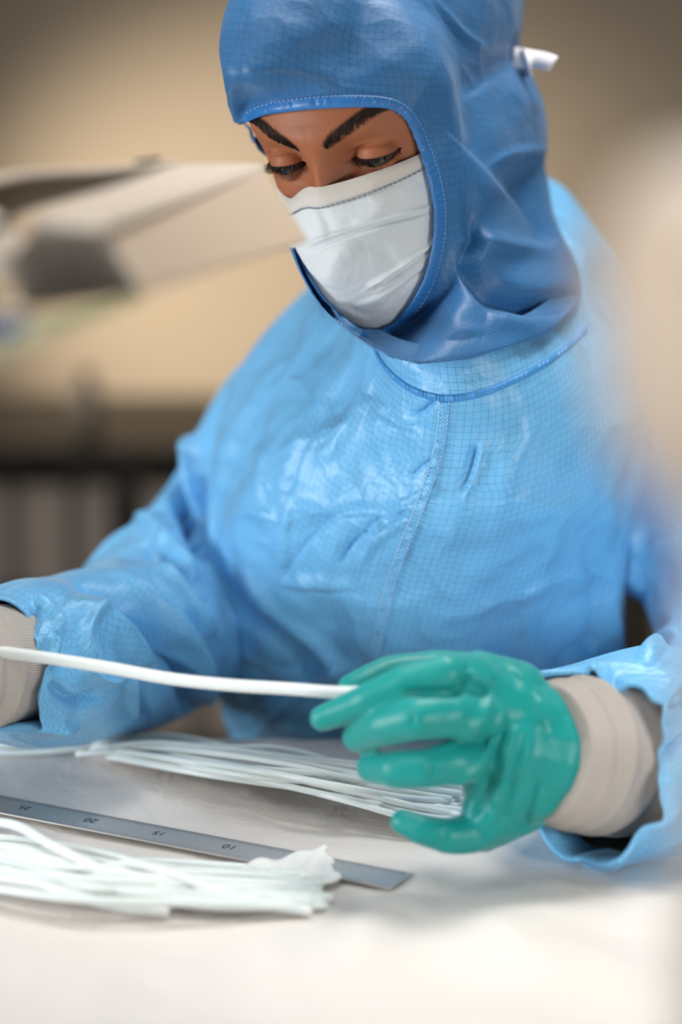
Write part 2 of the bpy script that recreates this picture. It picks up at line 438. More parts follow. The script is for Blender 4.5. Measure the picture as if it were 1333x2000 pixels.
def fused(caps, voxel, smooth_it, name='tmp'):
    """union of capsules by voxel remesh and smoothing -> (verts camera frame, faces)"""
    v, f = [], []
    for c in caps: capsule(v, f, *c)
    me = bpy.data.meshes.new(name); me.from_pydata([tuple(x) for x in v], [], f); me.update()
    o = bpy.data.objects.new(name, me); COL.objects.link(o)
    r = o.modifiers.new('r', 'REMESH'); r.mode = 'VOXEL'; r.voxel_size = voxel
    s = o.modifiers.new('s', 'SMOOTH'); s.iterations = smooth_it; s.factor = 0.5
    dg = bpy.context.evaluated_depsgraph_get(); dg.update()
    ev = o.evaluated_get(dg); me2 = ev.to_mesh()
    V = np.empty(len(me2.vertices)*3); me2.vertices.foreach_get('co', V); V = V.reshape(-1, 3)
    N = np.empty(len(me2.vertices)*3); me2.vertices.foreach_get('normal', N); N = N.reshape(-1, 3)
    F = [list(p.vertices) for p in me2.polygons]
    ev.to_mesh_clear(); bpy.data.objects.remove(o); bpy.data.meshes.remove(me)
    return V, N, F

# ------------------------------------------------------------------ the setting
def struct(name, lst, material):
    o = boxes(name, lst, material); o['kind'] = 'structure'; return o
struct('floor', [((-3, -1.0, -0.05), (3, 4.2, 0.0))], M['floor'])
struct('wall_back', [((-3, 4.0, 0.0), (3, 4.15, 2.9))], M['wall'])
struct('baseboard_back', [((-3, 3.985, 0.0), (3, 3.998, 0.09))], M['rack'])

# dark storage rack with crates against the back wall
ry = 3.25
rack = empty('storage_rack', (-0.60, ry+0.2, 0), 'dark low storage rack standing against the beige back wall', 'rack')
rx0, rx1 = -1.5, 0.9
topz = W(P(200, 890, 3.30))[2]
for k, x in enumerate(np.linspace(rx0, rx1, 9)):
    for y in (ry, ry+0.4): boxes('upright', [((x-0.012, y, 0), (x+0.012, y+0.025, topz))], M['rack'], rack, 0.002)
boxes('top_board', [((rx0-0.02, ry-0.01, topz-0.012), (rx1+0.02, ry+0.44, topz+0.012))], M['rack'], rack, 0.003)
for z in (0.10, topz-0.20, topz-0.42):
    boxes('shelf_board', [((rx0, ry, z-0.012), (rx1, ry+0.43, z))], M['rack'], rack, 0.002)
for x in np.arange(rx0+0.04, rx1, 0.084):
    boxes('front_bar', [((x-0.005, ry-0.008, 0.05), (x+0.005, ry-0.001, topz-0.012))], M['rack'], rack, 0.001)
def crate(x0, x1, z0, h, label):
    c = empty('storage_crate', ((x0+x1)/2, ry+0.2, z0), label, 'crate', 'crates in the dark storage rack')
    t_ = 0.006; y0, y1 = ry+0.03, ry+0.39
    boxes('crate_body', [((x0, y0, z0), (x1, y0+t_, z0+h)), ((x0, y1-t_, z0), (x1, y1, z0+h)), ((x0, y0, z0), (x0+t_, y1, z0+h)),
                         ((x1-t_, y0, z0), (x1, y1, z0+h)), ((x0, y0, z0), (x1, y1, z0+t_))], M['crate'], c, 0.002)
    boxes('rim', [((x0-0.003, y0-0.006, z0+h-0.014), (x1+0.003, y0, z0+h))], M['crate'], c, 0.001)
    for q in range(3):
        x = x0+(x1-x0)*(q+1)/4
        boxes('rib', [((x-0.003, y0-0.004, z0+0.01), (x+0.003, y0, z0+h-0.016))], M['crate'], c)
xs = np.linspace(rx0, rx1, 9)
for lv, z0 in enumerate((topz-0.199, topz-0.419)):
    for q in range(2, 5):
        where = ['at the left frame edge', 'in the middle bay', 'nearest the worker'][q-2]
        row = ['on the upper shelf', 'on the lower shelf'][lv]
        crate(xs[q]+0.02, xs[q+1]-0.02, z0, 0.15, f'taupe crate {row} of the dark rack, {where}')
# bottle standing on the rack
bp = W(P(172, 850, 3.42)); bz = topz+0.012
bot = empty('pump_bottle', (bp[0], bp[1], bz), 'slim dark bottle standing on top of the storage rack', 'bottle')
prof = [(0.0, 0), (0.017, 0.0), (0.018, 0.004), (0.018, 0.042), (0.010, 0.050), (0.008, 0.052)]
def lathe(name, prof, c, material, parent, seg=40):
    th = np.linspace(0, 2*PI, seg, endpoint=False)
    V = np.array([[(c[0]+r*math.cos(a), c[1]+r*math.sin(a), c[2]+z) for a in th] for r, z in prof])
    return link_mesh(name, V.reshape(-1, 3), grid_faces(len(prof), seg, True, True, True), material, parent)
lathe('bottle_body', [(r, z*1.35) for r, z in prof], (bp[0], bp[1], bz), M['bottle'], bot)
lathe('pump_cap', [(0.009, 0.070), (0.011, 0.071), (0.011, 0.086), (0.004, 0.088)], (bp[0], bp[1], bz), M['rack'], bot)

# ------------------------------------------------------------------ table
ty1 = TP(400, 1449)[1]
ty0 = 0.62
tab = empty('work_table', (0, (ty0+ty1)/2, 0), 'work table with a pale laminate top under the white cover', 'table')
boxes('tabletop', [((-0.95, ty0, TABLE-0.036), (0.95, ty1, TABLE-0.0045))], M['table'], tab, 0.003)
for x in (-0.88, 0.88):
    for y in (ty0+0.06, ty1-0.06):
        boxes('leg', [((x-0.025, y-0.025, 0), (x+0.025, y+0.025, TABLE-0.036))], M['leg'], tab, 0.003)
nx, ny = 420, 300
gx, gy = np.meshgrid(np.linspace(-0.97, 0.97, nx), np.linspace(ty0-0.01, ty1+0.004, ny))
pw = np.stack([gx, gy, np.full_like(gx, TABLE)], -1)
pc = UNW(pw); X, Y = PR(pc)
z = np.zeros_like(gx)
for pts, w, h in (([(720, 1830), (860, 1700), (960, 1660)], 40, 0.004), ([(800, 1780), (1000, 1740), (1200, 1760)], 60, -0.002),
                  ([(1000, 1840), (1150, 1790), (1333, 1800)], 70, 0.008), ([(560, 1900), (900, 1860), (1333, 1930)], 60, 0.005),
                  ([(0, 1700), (300, 1800), (700, 1850)], 60, 0.003), ([(250, 1500), (500, 1560), (760, 1640)], 14, 0.0008)):
    dd, sd, ps = polydist(X, Y, pts); z += h*np.exp(-(dd/w)**2)
z += 0.0012*vnoise(pw, 14, 3)+0.0006*vnoise(pw, 40, 4)
z = np.maximum(z, -0.0035)
pw[..., 2] += z
bot_ = pw.copy(); bot_[..., 2] = TABLE-0.0042
front = np.concatenate([pw.reshape(-1, 3), bot_.reshape(-1, 3)])
f1 = grid_faces(ny, nx, False)
cover = link_mesh('table_cover', pw.reshape(-1, 3), f1, M['cover'])
tag(cover, 'white sheet covering the whole work table under tubes and ruler', 'table cover')
tops = BVHTree.FromPolygons([tuple(v) for v in pw.reshape(-1, 3)], f1)
def table_z(x, y):
    h = tops.ray_cast(Vector((x, y, 2)), Vector((0, 0, -1)))
    return h[0].z if h[0] is not None else TABLE

#@@PERSON
#@@PROPS
# ------------------------------------------------------------------ the person
person = empty('person', WP(800, 1500, 1.72), 'person in blue hooded coverall, white face mask and teal gloves bent over the table', 'person')

# --- head (local frame: x to the viewer's right, y backwards, z up; origin between the eyes)
HY, HP, HR = math.radians(-29.12), math.radians(35.8), math.radians(-0.36)
def rotm(yaw, pit, rol):
    cy, sy, cp, sp, cr, sr = math.cos(yaw), math.sin(yaw), math.cos(pit), math.sin(pit), math.cos(rol), math.sin(rol)
    return np.array([[cy, -sy, 0], [sy, cy, 0], [0, 0, 1]])@np.array([[1, 0, 0], [0, cp, -sp], [0, sp, cp]])@np.array([[cr, 0, sr], [0, 1, 0], [-sr, 0, cr]])
HM = rotm(HY, HP, HR); HT = np.array([-0.01046, 1.480, 0.2139])
def H(v): return np.asarray(v, float)@HM.T+HT
EX, EYC, EZ, ER = 0.0312, 0.0152, -0.0025, 0.0122      # eyeball centre and radius
def sstep(a, b, x):
    t_ = np.clip((x-a)/(b-a), 0, 1); return t_*t_*(3-2*t_)
def face_y(x, z, y):
    """sculpt: new y of front-of-head points"""
    g = lambda cx, cz, sx, sz: np.exp(-((x-cx)/sx)**2-((z-cz)/sz)**2)
    ax = np.abs(x)
    y = y-0.0030*np.exp(-((ax-0.026)/0.024)**2-((z-0.0215)/0.0075)**2)
    y = y-0.0018*g(0, 0.022, 0.016, 0.012)
    y = y+0.0085*np.exp(-((ax-0.027)/0.015)**2-((z+0.000)/0.012)**2)
    y = y+0.0030*np.exp(-((ax-0.017)/0.006)**2-((z-0.002)/0.010)**2)
    y = y-0.0040*np.exp(-((ax-0.044)/0.016)**2-((z+0.034)/0.016)**2)
    prom = np.interp(z, [-0.064, -0.054, -0.040, -0.022, -0.008, 0.004, 0.018, 0.03], [0, 0.012, 0.026, 0.019, 0.0125, 0.0075, 0.003, 0])
    wd = np.interp(z, [-0.06, -0.04, -0.02, 0.0, 0.02], [0.018, 0.013, 0.0095, 0.0085, 0.012])
    y = y-prom*np.exp(-(ax/wd)**2*0.9)
    # lids hug the eyeball
    lx, lz = ax-EX, z-EZ
    rr = (ER+0.0013)**2-lx**2-(lz*0.98)**2
    lid = EYC-np.sqrt(np.clip(rr, 0, None))
    lid = np.where(rr > 0, lid, 1.0)
    k = 0.0022
    hh = np.clip(0.5+0.5*(y-lid)/k, 0, 1)
    y2 = y*(1-hh)+lid*hh-k*hh*(1-hh); y = np.where(rr > 0, y2, y)
    q = np.clip(1-(lx/0.0150)**2, 0, None)
    # crease of the upper lid
    zc = EZ+0.0050+0.0045*q; inside = (np.abs(lx) < 0.0165)
    y = y+np.where(inside, 0.0014*np.exp(-((z-zc)/0.0010)**2)*np.sqrt(q+0.02), 0)
    y = y-np.where(inside, 0.0013*np.exp(-((z-zc-0.0022)/0.0018)**2)*np.sqrt(q+0.02), 0)
    # fold below the eye
    zb = EZ-0.0095-0.001*q
    y = y+np.where(np.abs(lx) < 0.016, 0.0005*np.exp(-((z-zb)/0.0014)**2), 0)
    # aperture: looking down, so the lids leave a narrow slit
    zu = EZ+0.0012+0.0012*q; zl = EZ+0.0006-0.0048*q**0.8
    ins = np.minimum(zu-z, z-zl)
    y = y+np.where(q > 0, sstep(-0.00015, 0.00055, ins)*0.0050, 0)
    y = y-np.where(q > 0, 0.0005*np.exp(-((ins+0.0006)/0.0006)**2), 0)
    return y
zk = [-0.175, -0.15, -0.128, -0.115, -0.10, -0.08, -0.055, -0.03, 0.0, 0.025, 0.048, 0.066, 0.082, 0.094, 0.100]
wk = [0.050, 0.050, 0.050, 0.044, 0.046, 0.055, 0.063, 0.068, 0.0695, 0.0715, 0.065, 0.050, 0.036, 0.030, 0.004]
fk = [0.070, 0.060, 0.030, 0.004, -0.000, -0.001, -0.003, 0.000, -0.002, -0.0045, 0.006, 0.030, 0.055, 0.074, 0.085]
bk = [0.120, 0.120, 0.122, 0.125, 0.130, 0.138, 0.145, 0.145, 0.140, 0.132, 0.125, 0.118, 0.110, 0.100, 0.092]
nz, na = 600, 720
s_ = np.linspace(0, 1, nz)
dens = 1+5*np.exp(-((np.linspace(-0.175, 0.100, 2000)-0.002)/0.022)**2); cum = np.cumsum(dens); cum = (cum-cum[0])/(cum[-1]-cum[0])
zz = np.interp(s_, cum, np.linspace(-0.175, 0.100, 2000))
def smooth_interp(x, xk, yk):
    xk = np.array(xk); t_ = np.interp(x, xk, np.arange(len(xk))); return catmull(np.array(yk, float)[:, None], 0, t=t_)[:, 0]
w_, f_, b_ = (smooth_interp(zz, zk, q)[:, None] for q in (wk, fk, bk))
tt = np.linspace(-1, 1, na, endpoint=False); ph = PI*(0.42*tt+0.58*tt**3)[None, :]
yc = 0.080+0*w_; e = 2/2.25
sx, cx_ = np.sin(ph), np.cos(ph)
hx = w_*np.sign(sx)*np.abs(sx)**e
hy = yc-np.where(cx_ > 0, yc-f_, b_-yc)*np.sign(cx_)*np.abs(cx_)**e
hz = zz[:, None]+0*hx
hx = hx*(1-0.38*sstep(0.045, 0.12, hy))
fw = sstep(0.055, 0.030, hy)
hy = hy*(1-fw)+face_y(hx, hz, hy)*fw
HV = H(np.stack([hx, hy, hz], -1))
hf = grid_faces(nz, na, True, True, True)
body = link_mesh('body', W(HV).reshape(-1, 3), hf, M['skin'], person)
k0 = int(np.searchsorted(zz, -0.10)); HS = HV[k0::3, ::3]
head_bvh = BVHTree.FromPolygons([tuple(v) for v in HS.reshape(-1, 3)], grid_faces(len(HS), len(HS[0]), True, True, True))
def face_front(x, z):      # y on the sculpted face for the lashes and brows
    w0, f0 = smooth_interp(np.array([z]), zk, wk)[0], smooth_interp(np.array([z]), zk, fk)[0]
    q = min(abs(x)/w0, 0.999); yb = 0.080-(0.080-f0)*(1-q**2.25)**(1/2.25)
    return float(face_y(np.array([x]), np.array([z]), np.array([yb]))[0])

# eyes
for sgn in (-1, 1):
    c = np.array([sgn*EX, EYC, EZ])
    gaze = np.array([-0.10, -1, -0.30]); gaze /= np.linalg.norm(gaze)
    u_ = np.cross(gaze, [0, 0, 1.0]); u_ /= np.linalg.norm(u_); v_ = np.cross(u_, gaze)
    def cap_mesh(r, a0, a1, nr=24, ns=48):
        rows = []
        for k in range(nr):
            a = a0+(a1-a0)*k/(nr-1)
            th = np.linspace(0, 2*PI, ns, endpoint=False)
            rows.append(c+r*(math.cos(a)*gaze+math.sin(a)*(np.cos(th)[:, None]*u_+np.sin(th)[:, None]*v_)))
        return H(np.array(rows)).reshape(-1, 3), grid_faces(nr, ns, True, True, True)
    v, f = cap_mesh(ER, 0.001, PI-0.001, 40)
    eye = link_mesh('eye', W(v), f, M['eye_white'], person)
    v, f = cap_mesh(ER+0.0003, 0.001, 0.50); link_mesh('iris', W(v), f, M['iris'], eye)
    v, f = cap_mesh(ER+0.0005, 0.001, 0.20); link_mesh('pupil', W(v), f, M['pupil'], eye)

def hair_mesh(name, strands, parent, mtl):
    V, F = [], []
    for pts, r in strands:
        pts = np.array(pts); n = len(pts); o = len(V)
        T = np.gradient(pts, axis=0); T /= np.linalg.norm(T, axis=1, keepdims=True)+1e-12
        for i in range(n):
            a = np.cross(T[i], [0.3, 1, 0.2]); a /= np.linalg.norm(a)+1e-12; b = np.cross(T[i], a)
            rr = r*(1-0.85*i/(n-1))
            for k in range(3): V.append(pts[i]+rr*(math.cos(2.094*k)*a+math.sin(2.094*k)*b))
        for i in range(n-1):
            for k in range(3): F.append([o+i*3+k, o+i*3+(k+1) % 3, o+i*3+3+(k+1) % 3, o+i*3+3+k])
    return tag(link_mesh(name, W(H(np.array(V))), F, mtl, parent), kind='stuff')
# brows: short hairs along an arched line, thinner at the tail
for sgn in (-1, 1):
    st = []
    line = np.array([(0.0095, 0.0135), (0.018, 0.0195), (0.028, 0.0245), (0.038, 0.0285), (0.047, 0.029), (0.057, 0.024)])
    if sgn < 0: line = line+np.array([0.0005, 0.000])
    ln = catmull(line, 200); half = np.interp(np.linspace(0, 1, 200), [0, 0.12, 0.5, 0.8, 1], [0.0011, 0.0034, 0.0038, 0.0029, 0.0013])
    for k in range(1250):
        q = rnd.random()**0.95; i = int(q*199); off = rnd.uniform(-1, 1)*half[i]*(0.9+0.25*rnd.random())
        tx, tz = (ln[min(i+1, 199)]-ln[max(i-1, 0)]); L = math.hypot(tx, tz)+1e-9; tx, tz = tx/L, tz/L
        px_, pz_ = ln[i][0]-tz*off, ln[i][1]+tx*off
        up = (0.95-0.9*q)-0.35*off/half[i]+rnd.uniform(-0.18, 0.18)
        dx, dz = tx*math.cos(up)-tz*math.sin(up), tx*math.sin(up)+tz*math.cos(up)
        ll = rnd.uniform(0.0035, 0.0070)
        pts = []
        for s in range(4):
            xx, zz_ = px_+dx*ll*s/3, pz_+dz*ll*s/3-0.0006*(s/3)**2
            pts.append((sgn*xx, face_front(xx, zz_)-0.0002-0.0007*math.sin(PI*s/3*0.8), zz_))
        st.append((pts, 0.00009))
    hair_mesh('eyebrow', st, person, M['brow'])
# lashes along both lid edges
for sgn in (-1, 1):
    st = []
    for up in (True, False):
        for k in range(230 if up else 80):
            lx = rnd.uniform(-0.0145, 0.0150); q = max(0, 1-(lx/0.0150)**2)
            zz_ = EZ+(0.0012+0.0012*q if up else 0.0006-0.0048*q**0.8)
            r2 = (ER+0.0013)**2-lx**2-(zz_-EZ)**2; y0 = EYC-math.sqrt(max(r2, 1e-8))
            ll = rnd.uniform(0.006, 0.0085) if up else rnd.uniform(0.0025, 0.004)
            sp = lx*22*ll*1.6
            pts = []
            for s in range(5):
                a = s/4
                dz = (-0.55*a+0.35*a*a)*ll if up else -0.75*a*ll
                pts.append((sgn*(EX+lx+sp*a+rnd.uniform(-1, 1)*0.0001), y0-0.0004-0.80*a*ll*(1.0 if up else 0.6), zz_+dz))
            st.append((pts, 0.00016 if up else 0.00009))
    hair_mesh('eyelashes', st, person, M['brow'])

# --- face mask
ns, nt = 220, 200
S = np.linspace(-1, 1, ns)[None, :]; T_ = np.linspace(0, 1, nt)
kt = [0, 0.12, 0.3, 0.45, 0.6, 0.75, 0.9, 1.0]
zc_ = smooth_interp(T_, kt, [-0.0085, -0.022, -0.042, -0.058, -0.075, -0.092, -0.110, -0.119])[:, None]
yc_ = smooth_interp(T_, kt, [-0.0160, -0.0250, -0.0330, -0.0335, -0.0310, -0.0270, -0.0150, 0.002])[:, None]
zs_ = smooth_interp(T_, kt, [-0.010, -0.020, -0.035, -0.048, -0.062, -0.077, -0.092, -0.100])[:, None]
pw_ = smooth_interp(T_, kt, [0.72, 0.95, 1.25, 1.45, 1.6, 1.7, 1.8, 1.9])[:, None]
wx_ = smooth_interp(T_, kt, [0.0655, 0.0655, 0.064, 0.063, 0.0615, 0.059, 0.054, 0.048])[:, None]
aS = np.sqrt(S**2+0.0016)
mx = wx_*np.sin(S*PI/2*0.94)/math.sin(PI/2*0.94)
my = yc_+(0.052-yc_)*np.clip(aS**pw_-0.0016**(pw_/2), 0, 2)**1.0*np.where(T_[:, None] < 2, 1, 1)
my = yc_+(0.050-yc_)*(0.62*(1-np.sqrt(np.clip(1-(mx/0.0715)**2, 0, 1)))/(1-math.sqrt(1-(0.069/0.0715)**2))+0.38*(aS**pw_))
mz = zc_+(zs_-zc_)*aS**1.4
mx = np.where(S < 0, mx*0.955, mx)
mz = mz-0.015*sstep(0.05, 0.42, -S)*(1-T_[:, None])**1.5
MV = H(np.stack([mx, my, mz], -1)); MN = normals(MV, False)
if (MN*MV).sum() > 0: MN = -MN
# keep the sheet outside the face
hb = head_bvh
MS = [([(600, 478), (640, 462), (724, 437), (845, 402)], 4, 18, 0.0034), ([(600, 492), (650, 470), (724, 445), (845, 412)], 9, 4, -0.0030),
      ([(720, 560), (771, 527), (855, 466)], 5, 18, 0.0034), ([(730, 566), (778, 534), (855, 476)], 8, 4, -0.0030),
      ([(690, 600), (760, 570), (842, 505)], 5, 15, 0.0013), ([(752, 600), (790, 560), (838, 520)], 6, 4, -0.0014),
      ([(585, 420), (680, 400), (840, 372)], 12, 22, 0.0007), ([(640, 560), (660, 500), (700, 470)], 16, 26, 0.0016),
      ([(700, 480), (760, 500), (770, 600)], 14, 20, -0.0012), ([(600, 520), (640, 580), (720, 628)], 6, 14, 0.0010),
      ([(620, 400), (640, 440), (650, 470)], 12, 8, -0.0010), ([(756, 390), (730, 420), (690, 440)], 8, 14, 0.0008)]
X, Y = PR(MV)
xs = np.interp(Y, [470, 484, 540, 585, 625, 645, 660], [560, 571, 594, 626, 668, 700, 740])
gap = X-xs; soft = 22.0
MV[..., 0] += (np.where(gap < soft, soft*np.exp(np.clip((gap-soft)/soft, -6, 0)), gap)-gap)*np.clip((Y-440)/60, 0, 1)/FPX*MV[..., 1]
MN = normals(MV, False)
if (MN*MV).sum() > 0: MN = -MN
MV = strokes(MV, MN, [(p, w1, w2, h*1.35) for p, w1, w2, h in MS], False)
MV = MV+MN*(0.0006*crumple(MV, 22, 3))[..., None]
mf = grid_faces(nt, ns, False)
back = MV-MN*0.0008
mf2 = [list(reversed([a+nt*ns for a in q])) for q in mf]
mask = link_mesh('face_mask', W(np.concatenate([MV.reshape(-1, 3), back.reshape(-1, 3)])), mf+mf2, M['mask'], person)
mask_bvh = bvh_of(MV, mf)
top_edge = [tuple(np.array(PR(MV[0, k])).ravel()) for k in range(8, ns-6, 10)]
top_edge = [p for p in top_edge if True]
def off_line(line, dy): return [(x, y+dy) for x, y in line]
TE = [MV[int(nt*0.02)], MV[int(nt*0.085)], MV[int(nt*0.075)]]
# edge band and its weld marks follow the sheet
bandV = np.stack([MV[k]+MN[k]*(0.0004+0.0009*math.sin(PI*k/17)) for k in range(0, 18)])
link_mesh('mask_edge_band', W(bandV).reshape(-1, 3), grid_faces(18, ns, False), M['mask_edge'], mask)
V, F = [], []
row = MV[19]+MN[19]*0.0010; seg = np.linalg.norm(np.diff(row, axis=0), axis=1); L = np.concatenate([[0], np.cumsum(seg)])
for s in np.arange(0.004, L[-1]-0.004, 0.0034):
    a = np.array([np.interp(s, L, row[:, k]) for k in range(3)]); b = np.array([np.interp(s+0.0019, L, row[:, k]) for k in range(3)])
    capsule(V, F, a, b, 0.00048, 0.00048, 8, 3)
tag(link_mesh('weld_marks', W(np.array(V)), F, M['mask_dash'], mask), kind='stuff')

# --- hood
def hood_rings(R_, n, m_):
    rows = []
    for (lx, ly, ld), (rx, ry_, rd), (fx, fy, fd), (bx, by, bd) in R_:
        w0 = (rx-lx)/2; c0 = (rx+lx)/2
        k = math.sqrt(max(0.3, 1-((fx-c0)/w0)**2))
        rows.append([P(c0-w0*k, ly, ld), P(c0+w0*k, ry_, rd), P(fx, fy, fd), P(bx, by, bd)])
    rows = catmull(np.array(rows), n)
    th = np.linspace(0, 2*PI, m_, endpoint=False); V = np.zeros((n, m_, 3))
    for i in range(n):
        Lp, Rp, Fp, Bp = rows[i]; C_ = (Lp+Rp)/2
        c, s = np.cos(th), np.sin(th); low = np.clip((i/n-0.62)/0.25, 0, 1)
        e_ = np.where((c < 0) & (s > 0), 0.93+0.50*low, 0.93)
        c = np.sign(c)*np.abs(c)**e_; s = np.sign(s)*np.abs(s)**e_
        V[i] = C_+c[:, None]*(Rp-Lp)/2+np.where(s > 0, s, 0)[:, None]*(Fp-C_)-np.where(s < 0, s, 0)[:, None]*(Bp-C_)
    return V
HRINGS = [((690, -205, 1.60), (800, -205, 1.60), (735, -196, 1.57), (750, -215, 1.63)),
          ((590, -180, 1.57), (920, -180, 1.60), (700, -130, 1.51), (790, -215, 1.66)),
          ((505, -110, 1.54), (1000, -110, 1.60), (655, -50, 1.465), (820, -190, 1.70)),
          ((462, -20, 1.53), (1035, -20, 1.60), (620, 40, 1.445), (850, -110, 1.73)),
          ((445, 60, 1.52), (1030, 60, 1.60), (610, 120, 1.44), (860, -20, 1.74)),
          ((453, 130, 1.52), (1014, 125, 1.60), (615, 195, 1.435), (870, 70, 1.74)),
          ((470, 195, 1.52), (1044, 180, 1.60), (640, 262, 1.44), (880, 130, 1.73)),
          ((485, 250, 1.53), (1070, 245, 1.60), (655, 335, 1.43), (900, 200, 1.72)),
          ((505, 310, 1.53), (1072, 300, 1.60), (670, 415, 1.42), (910, 250, 1.71)),
          ((525, 370, 1.53), (1060, 345, 1.60), (680, 490, 1.42), (920, 300, 1.70)),
          ((545, 430, 1.53), (1063, 400, 1.59), (700, 560, 1.43), (930, 350, 1.69)),
          ((568, 490, 1.53), (1085, 455, 1.59), (720, 615, 1.44), (930, 400, 1.68)),
          ((598, 545, 1.53), (1115, 510, 1.58), (750, 660, 1.45), (940, 440, 1.68)),
          ((628, 585, 1.53), (1140, 555, 1.58), (785, 690, 1.455), (950, 470, 1.68)),
          ((655, 608, 1.53), (1150, 585, 1.58), (815, 708, 1.458), (950, 490, 1.68)),
          ((668, 604, 1.54), (1140, 578, 1.58), (822, 700, 1.468), (950, 490, 1.67)),
          ((690, 580, 1.55), (1120, 550, 1.58), (825, 670, 1.485), (950, 480, 1.66))]
hn, hm = 420, 480
HV2 = hood_rings(HRINGS, hn, hm)
HN = orient(HV2, normals(HV2))
OUTER = [(474, 238), (480, 220), (510, 205), (560, 195), (640, 186), (735, 187), (785, 200), (818, 232), (842, 285), (862, 345), (873, 410), (869, 480),
         (851, 550), (822, 602), (784, 642), (742, 657), (700, 652), (660, 628), (620, 588), (590, 540), (566, 484)]
INNER = [(473, 243), (484, 238), (520, 225), (570, 218), (640, 212), (725, 210), (770, 216), (797, 240), (818, 290), (836, 347), (848, 410), (845, 480),
         (828, 545), (802, 594), (770, 630), (738, 645), (702, 640), (668, 617), (630, 578), (600, 532), (574, 484)]
CUTP = [(450, 247)]+[((a[0]+5*b[0])/6, (a[1]+5*b[1])/6) for a, b in zip(OUTER, INNER)][1:]+[(540, 470), (450, 420)]
def inpoly(X, Y, poly):
    r = np.zeros(X.shape, bool); n = len(poly)
    for i in range(n):
        (x1, y1), (x2, y2) = poly[i], poly[(i+1) % n]
        if y1 == y2: continue
        c = ((y1 > Y) != (y2 > Y)) & (X < (x2-x1)*(Y-y1)/(y2-y1)+x1); r ^= c
    return r
HST = [([(760, 190), (850, 260), (930, 330), (1000, 400), (1050, 470)], 14, 40, 0.0035),
       ([(880, 250), (960, 320), (1010, 372), (1050, 400)], 26, 12, -0.0030),
       ([(1060, 330), (1030, 360), (1050, 440), (1080, 480)], 12, 22, -0.004),
       ([(960, 330), (1000, 300), (1068, 290)], 10, 18, 0.0022), ([(985, 120), (1010, 180), (1060, 215)], 18, 26, 0.003),
       ([(1000, 135), (960, 150), (900, 190)], 10, 24, -0.0022),
       ([(925, 470), (930, 520), (975, 570), (1060, 592), (1130, 580)], 18, 34, -0.017),
       ([(960, 600), (1030, 625), (1110, 600)], 22, 26, 0.007), ([(900, 440), (900, 520), (950, 600)], 26, 18, 0.004),
       ([(930, 465), (1000, 480), (1090, 500)], 20, 16, 0.005),
       ([(860, 560), (880, 630), (940, 660)], 16, 20, 0.0014), ([(795, 650), (850, 640), (900, 600)], 8, 16, 0.0014),
       ([(780, 690), (860, 670), (950, 655)], 8, 10, -0.0012), ([(700, 0), (620, 60), (500, 120)], 40, 60, 0.0022),
       ([(830, -20), (890, 50), (950, 95)], 6, 14, 0.0022), ([(820, -40), (860, 30), (905, 88)], 10, 6, -0.0018),
       ([(480, 20), (468, 100), (480, 180)], 10, 20, -0.0016), ([(560, 180), (700, 172), (790, 190)], 7, 10, 0.0007)]
X, Y = PR(HV2)
xs = np.interp(Y, [236, 246, 300, 330, 400, 440, 484, 540, 585, 625, 655, 680, 700, 709, 760], [470, 489, 503, 512, 530, 545, 566, 586, 612, 646, 684, 720, 765, 800, 900])+np.where(Y > 450, 5, -3)
gap = X-xs; soft = np.clip(10+(Y-300)*0.12, 10, 34)
gx_ = np.where(gap < soft, soft*np.exp(np.clip((gap-soft)/soft, -6, 0)), gap)
mv = (gx_-gap)*np.clip((Y-238)/14, 0, 1)
HV2[..., 0] += mv/FPX*HV2[..., 1]
HN = orient(HV2, normals(HV2))
HV2 = strokes(HV2, HN, HST)
edge_d = None
X, Y = PR(HV2); facing = (HN*HV2).sum(-1) < 0
dd, _, _ = polydist(X, Y, OUTER)
near = facing & (Y > -120) & (Y < 760)
HN0 = HN.copy()
ii = np.argwhere(near); D = HV2[..., 1].copy(); inside = inpoly(X, Y, CUTP)
tgt = np.full(D.shape, np.nan)
for i, j in ii[::1]:
    a = cast(head_bvh, X[i, j], Y[i, j]); b = cast(mask_bvh, X[i, j], Y[i, j])
    c = [q[1] for q in (a, b) if q is not None]
    if c: tgt[i, j] = min(c)-0.0045
known = ~np.isnan(tgt); near_op = inside | (dd < 60)
delta = np.where(known, np.nan_to_num(tgt)-D, 0.0); fill = delta.copy(); have = known.copy().astype(float)
core = known & near_op
fill = np.where(core, fill, 0.0); wt = core.astype(float)
for _ in range(260):
    def bl(q):
        r = np.roll(q, 1, 1)+np.roll(q, -1, 1)+q*0
        u = np.zeros_like(q); u[1:] += q[:-1]; u[:-1] += q[1:]
        return (r+u)/4
    nf, nw = bl(fill*wt), bl(wt)
    m2 = ~core
    fill = np.where(m2 & (nw > 1e-9), nf/np.maximum(nw, 1e-9), fill); wt = np.where(m2, np.minimum(1, nw*1.0+0.0), wt)
fall = np.exp(-(np.where(inside, 0, dd)/46.0)**2)*np.clip((Y-140)/50, 0, 1)
Dn = D+fill*fall
Dn = np.where(known, np.minimum(Dn, np.nan_to_num(tgt)+0.0005), Dn)
delta = Dn-D
for _ in range(16):
    dl = (np.roll(delta, 1, 1)+np.roll(delta, -1, 1)+2*delta)/4
    dl[1:-1] = (dl[2:]+dl[:-2]+2*dl[1:-1])/4; delta = dl
    delta = np.where(known & ~inside, np.minimum(delta, np.nan_to_num(tgt)-D+0.0015), delta)
HV2 = HV2*((D+delta)/D)[..., None]
HN = orient(HV2, normals(HV2))
cr = crumple(HV2, 9, 21)*0.0016+crumple(HV2, 24, 22)*0.0005
cr *= 1-0.8*np.exp(-(dd/40.0)**2)
HV2 = HV2+HN*cr[..., None]
hood_faces = np.array(grid_faces(hn, hm, True))
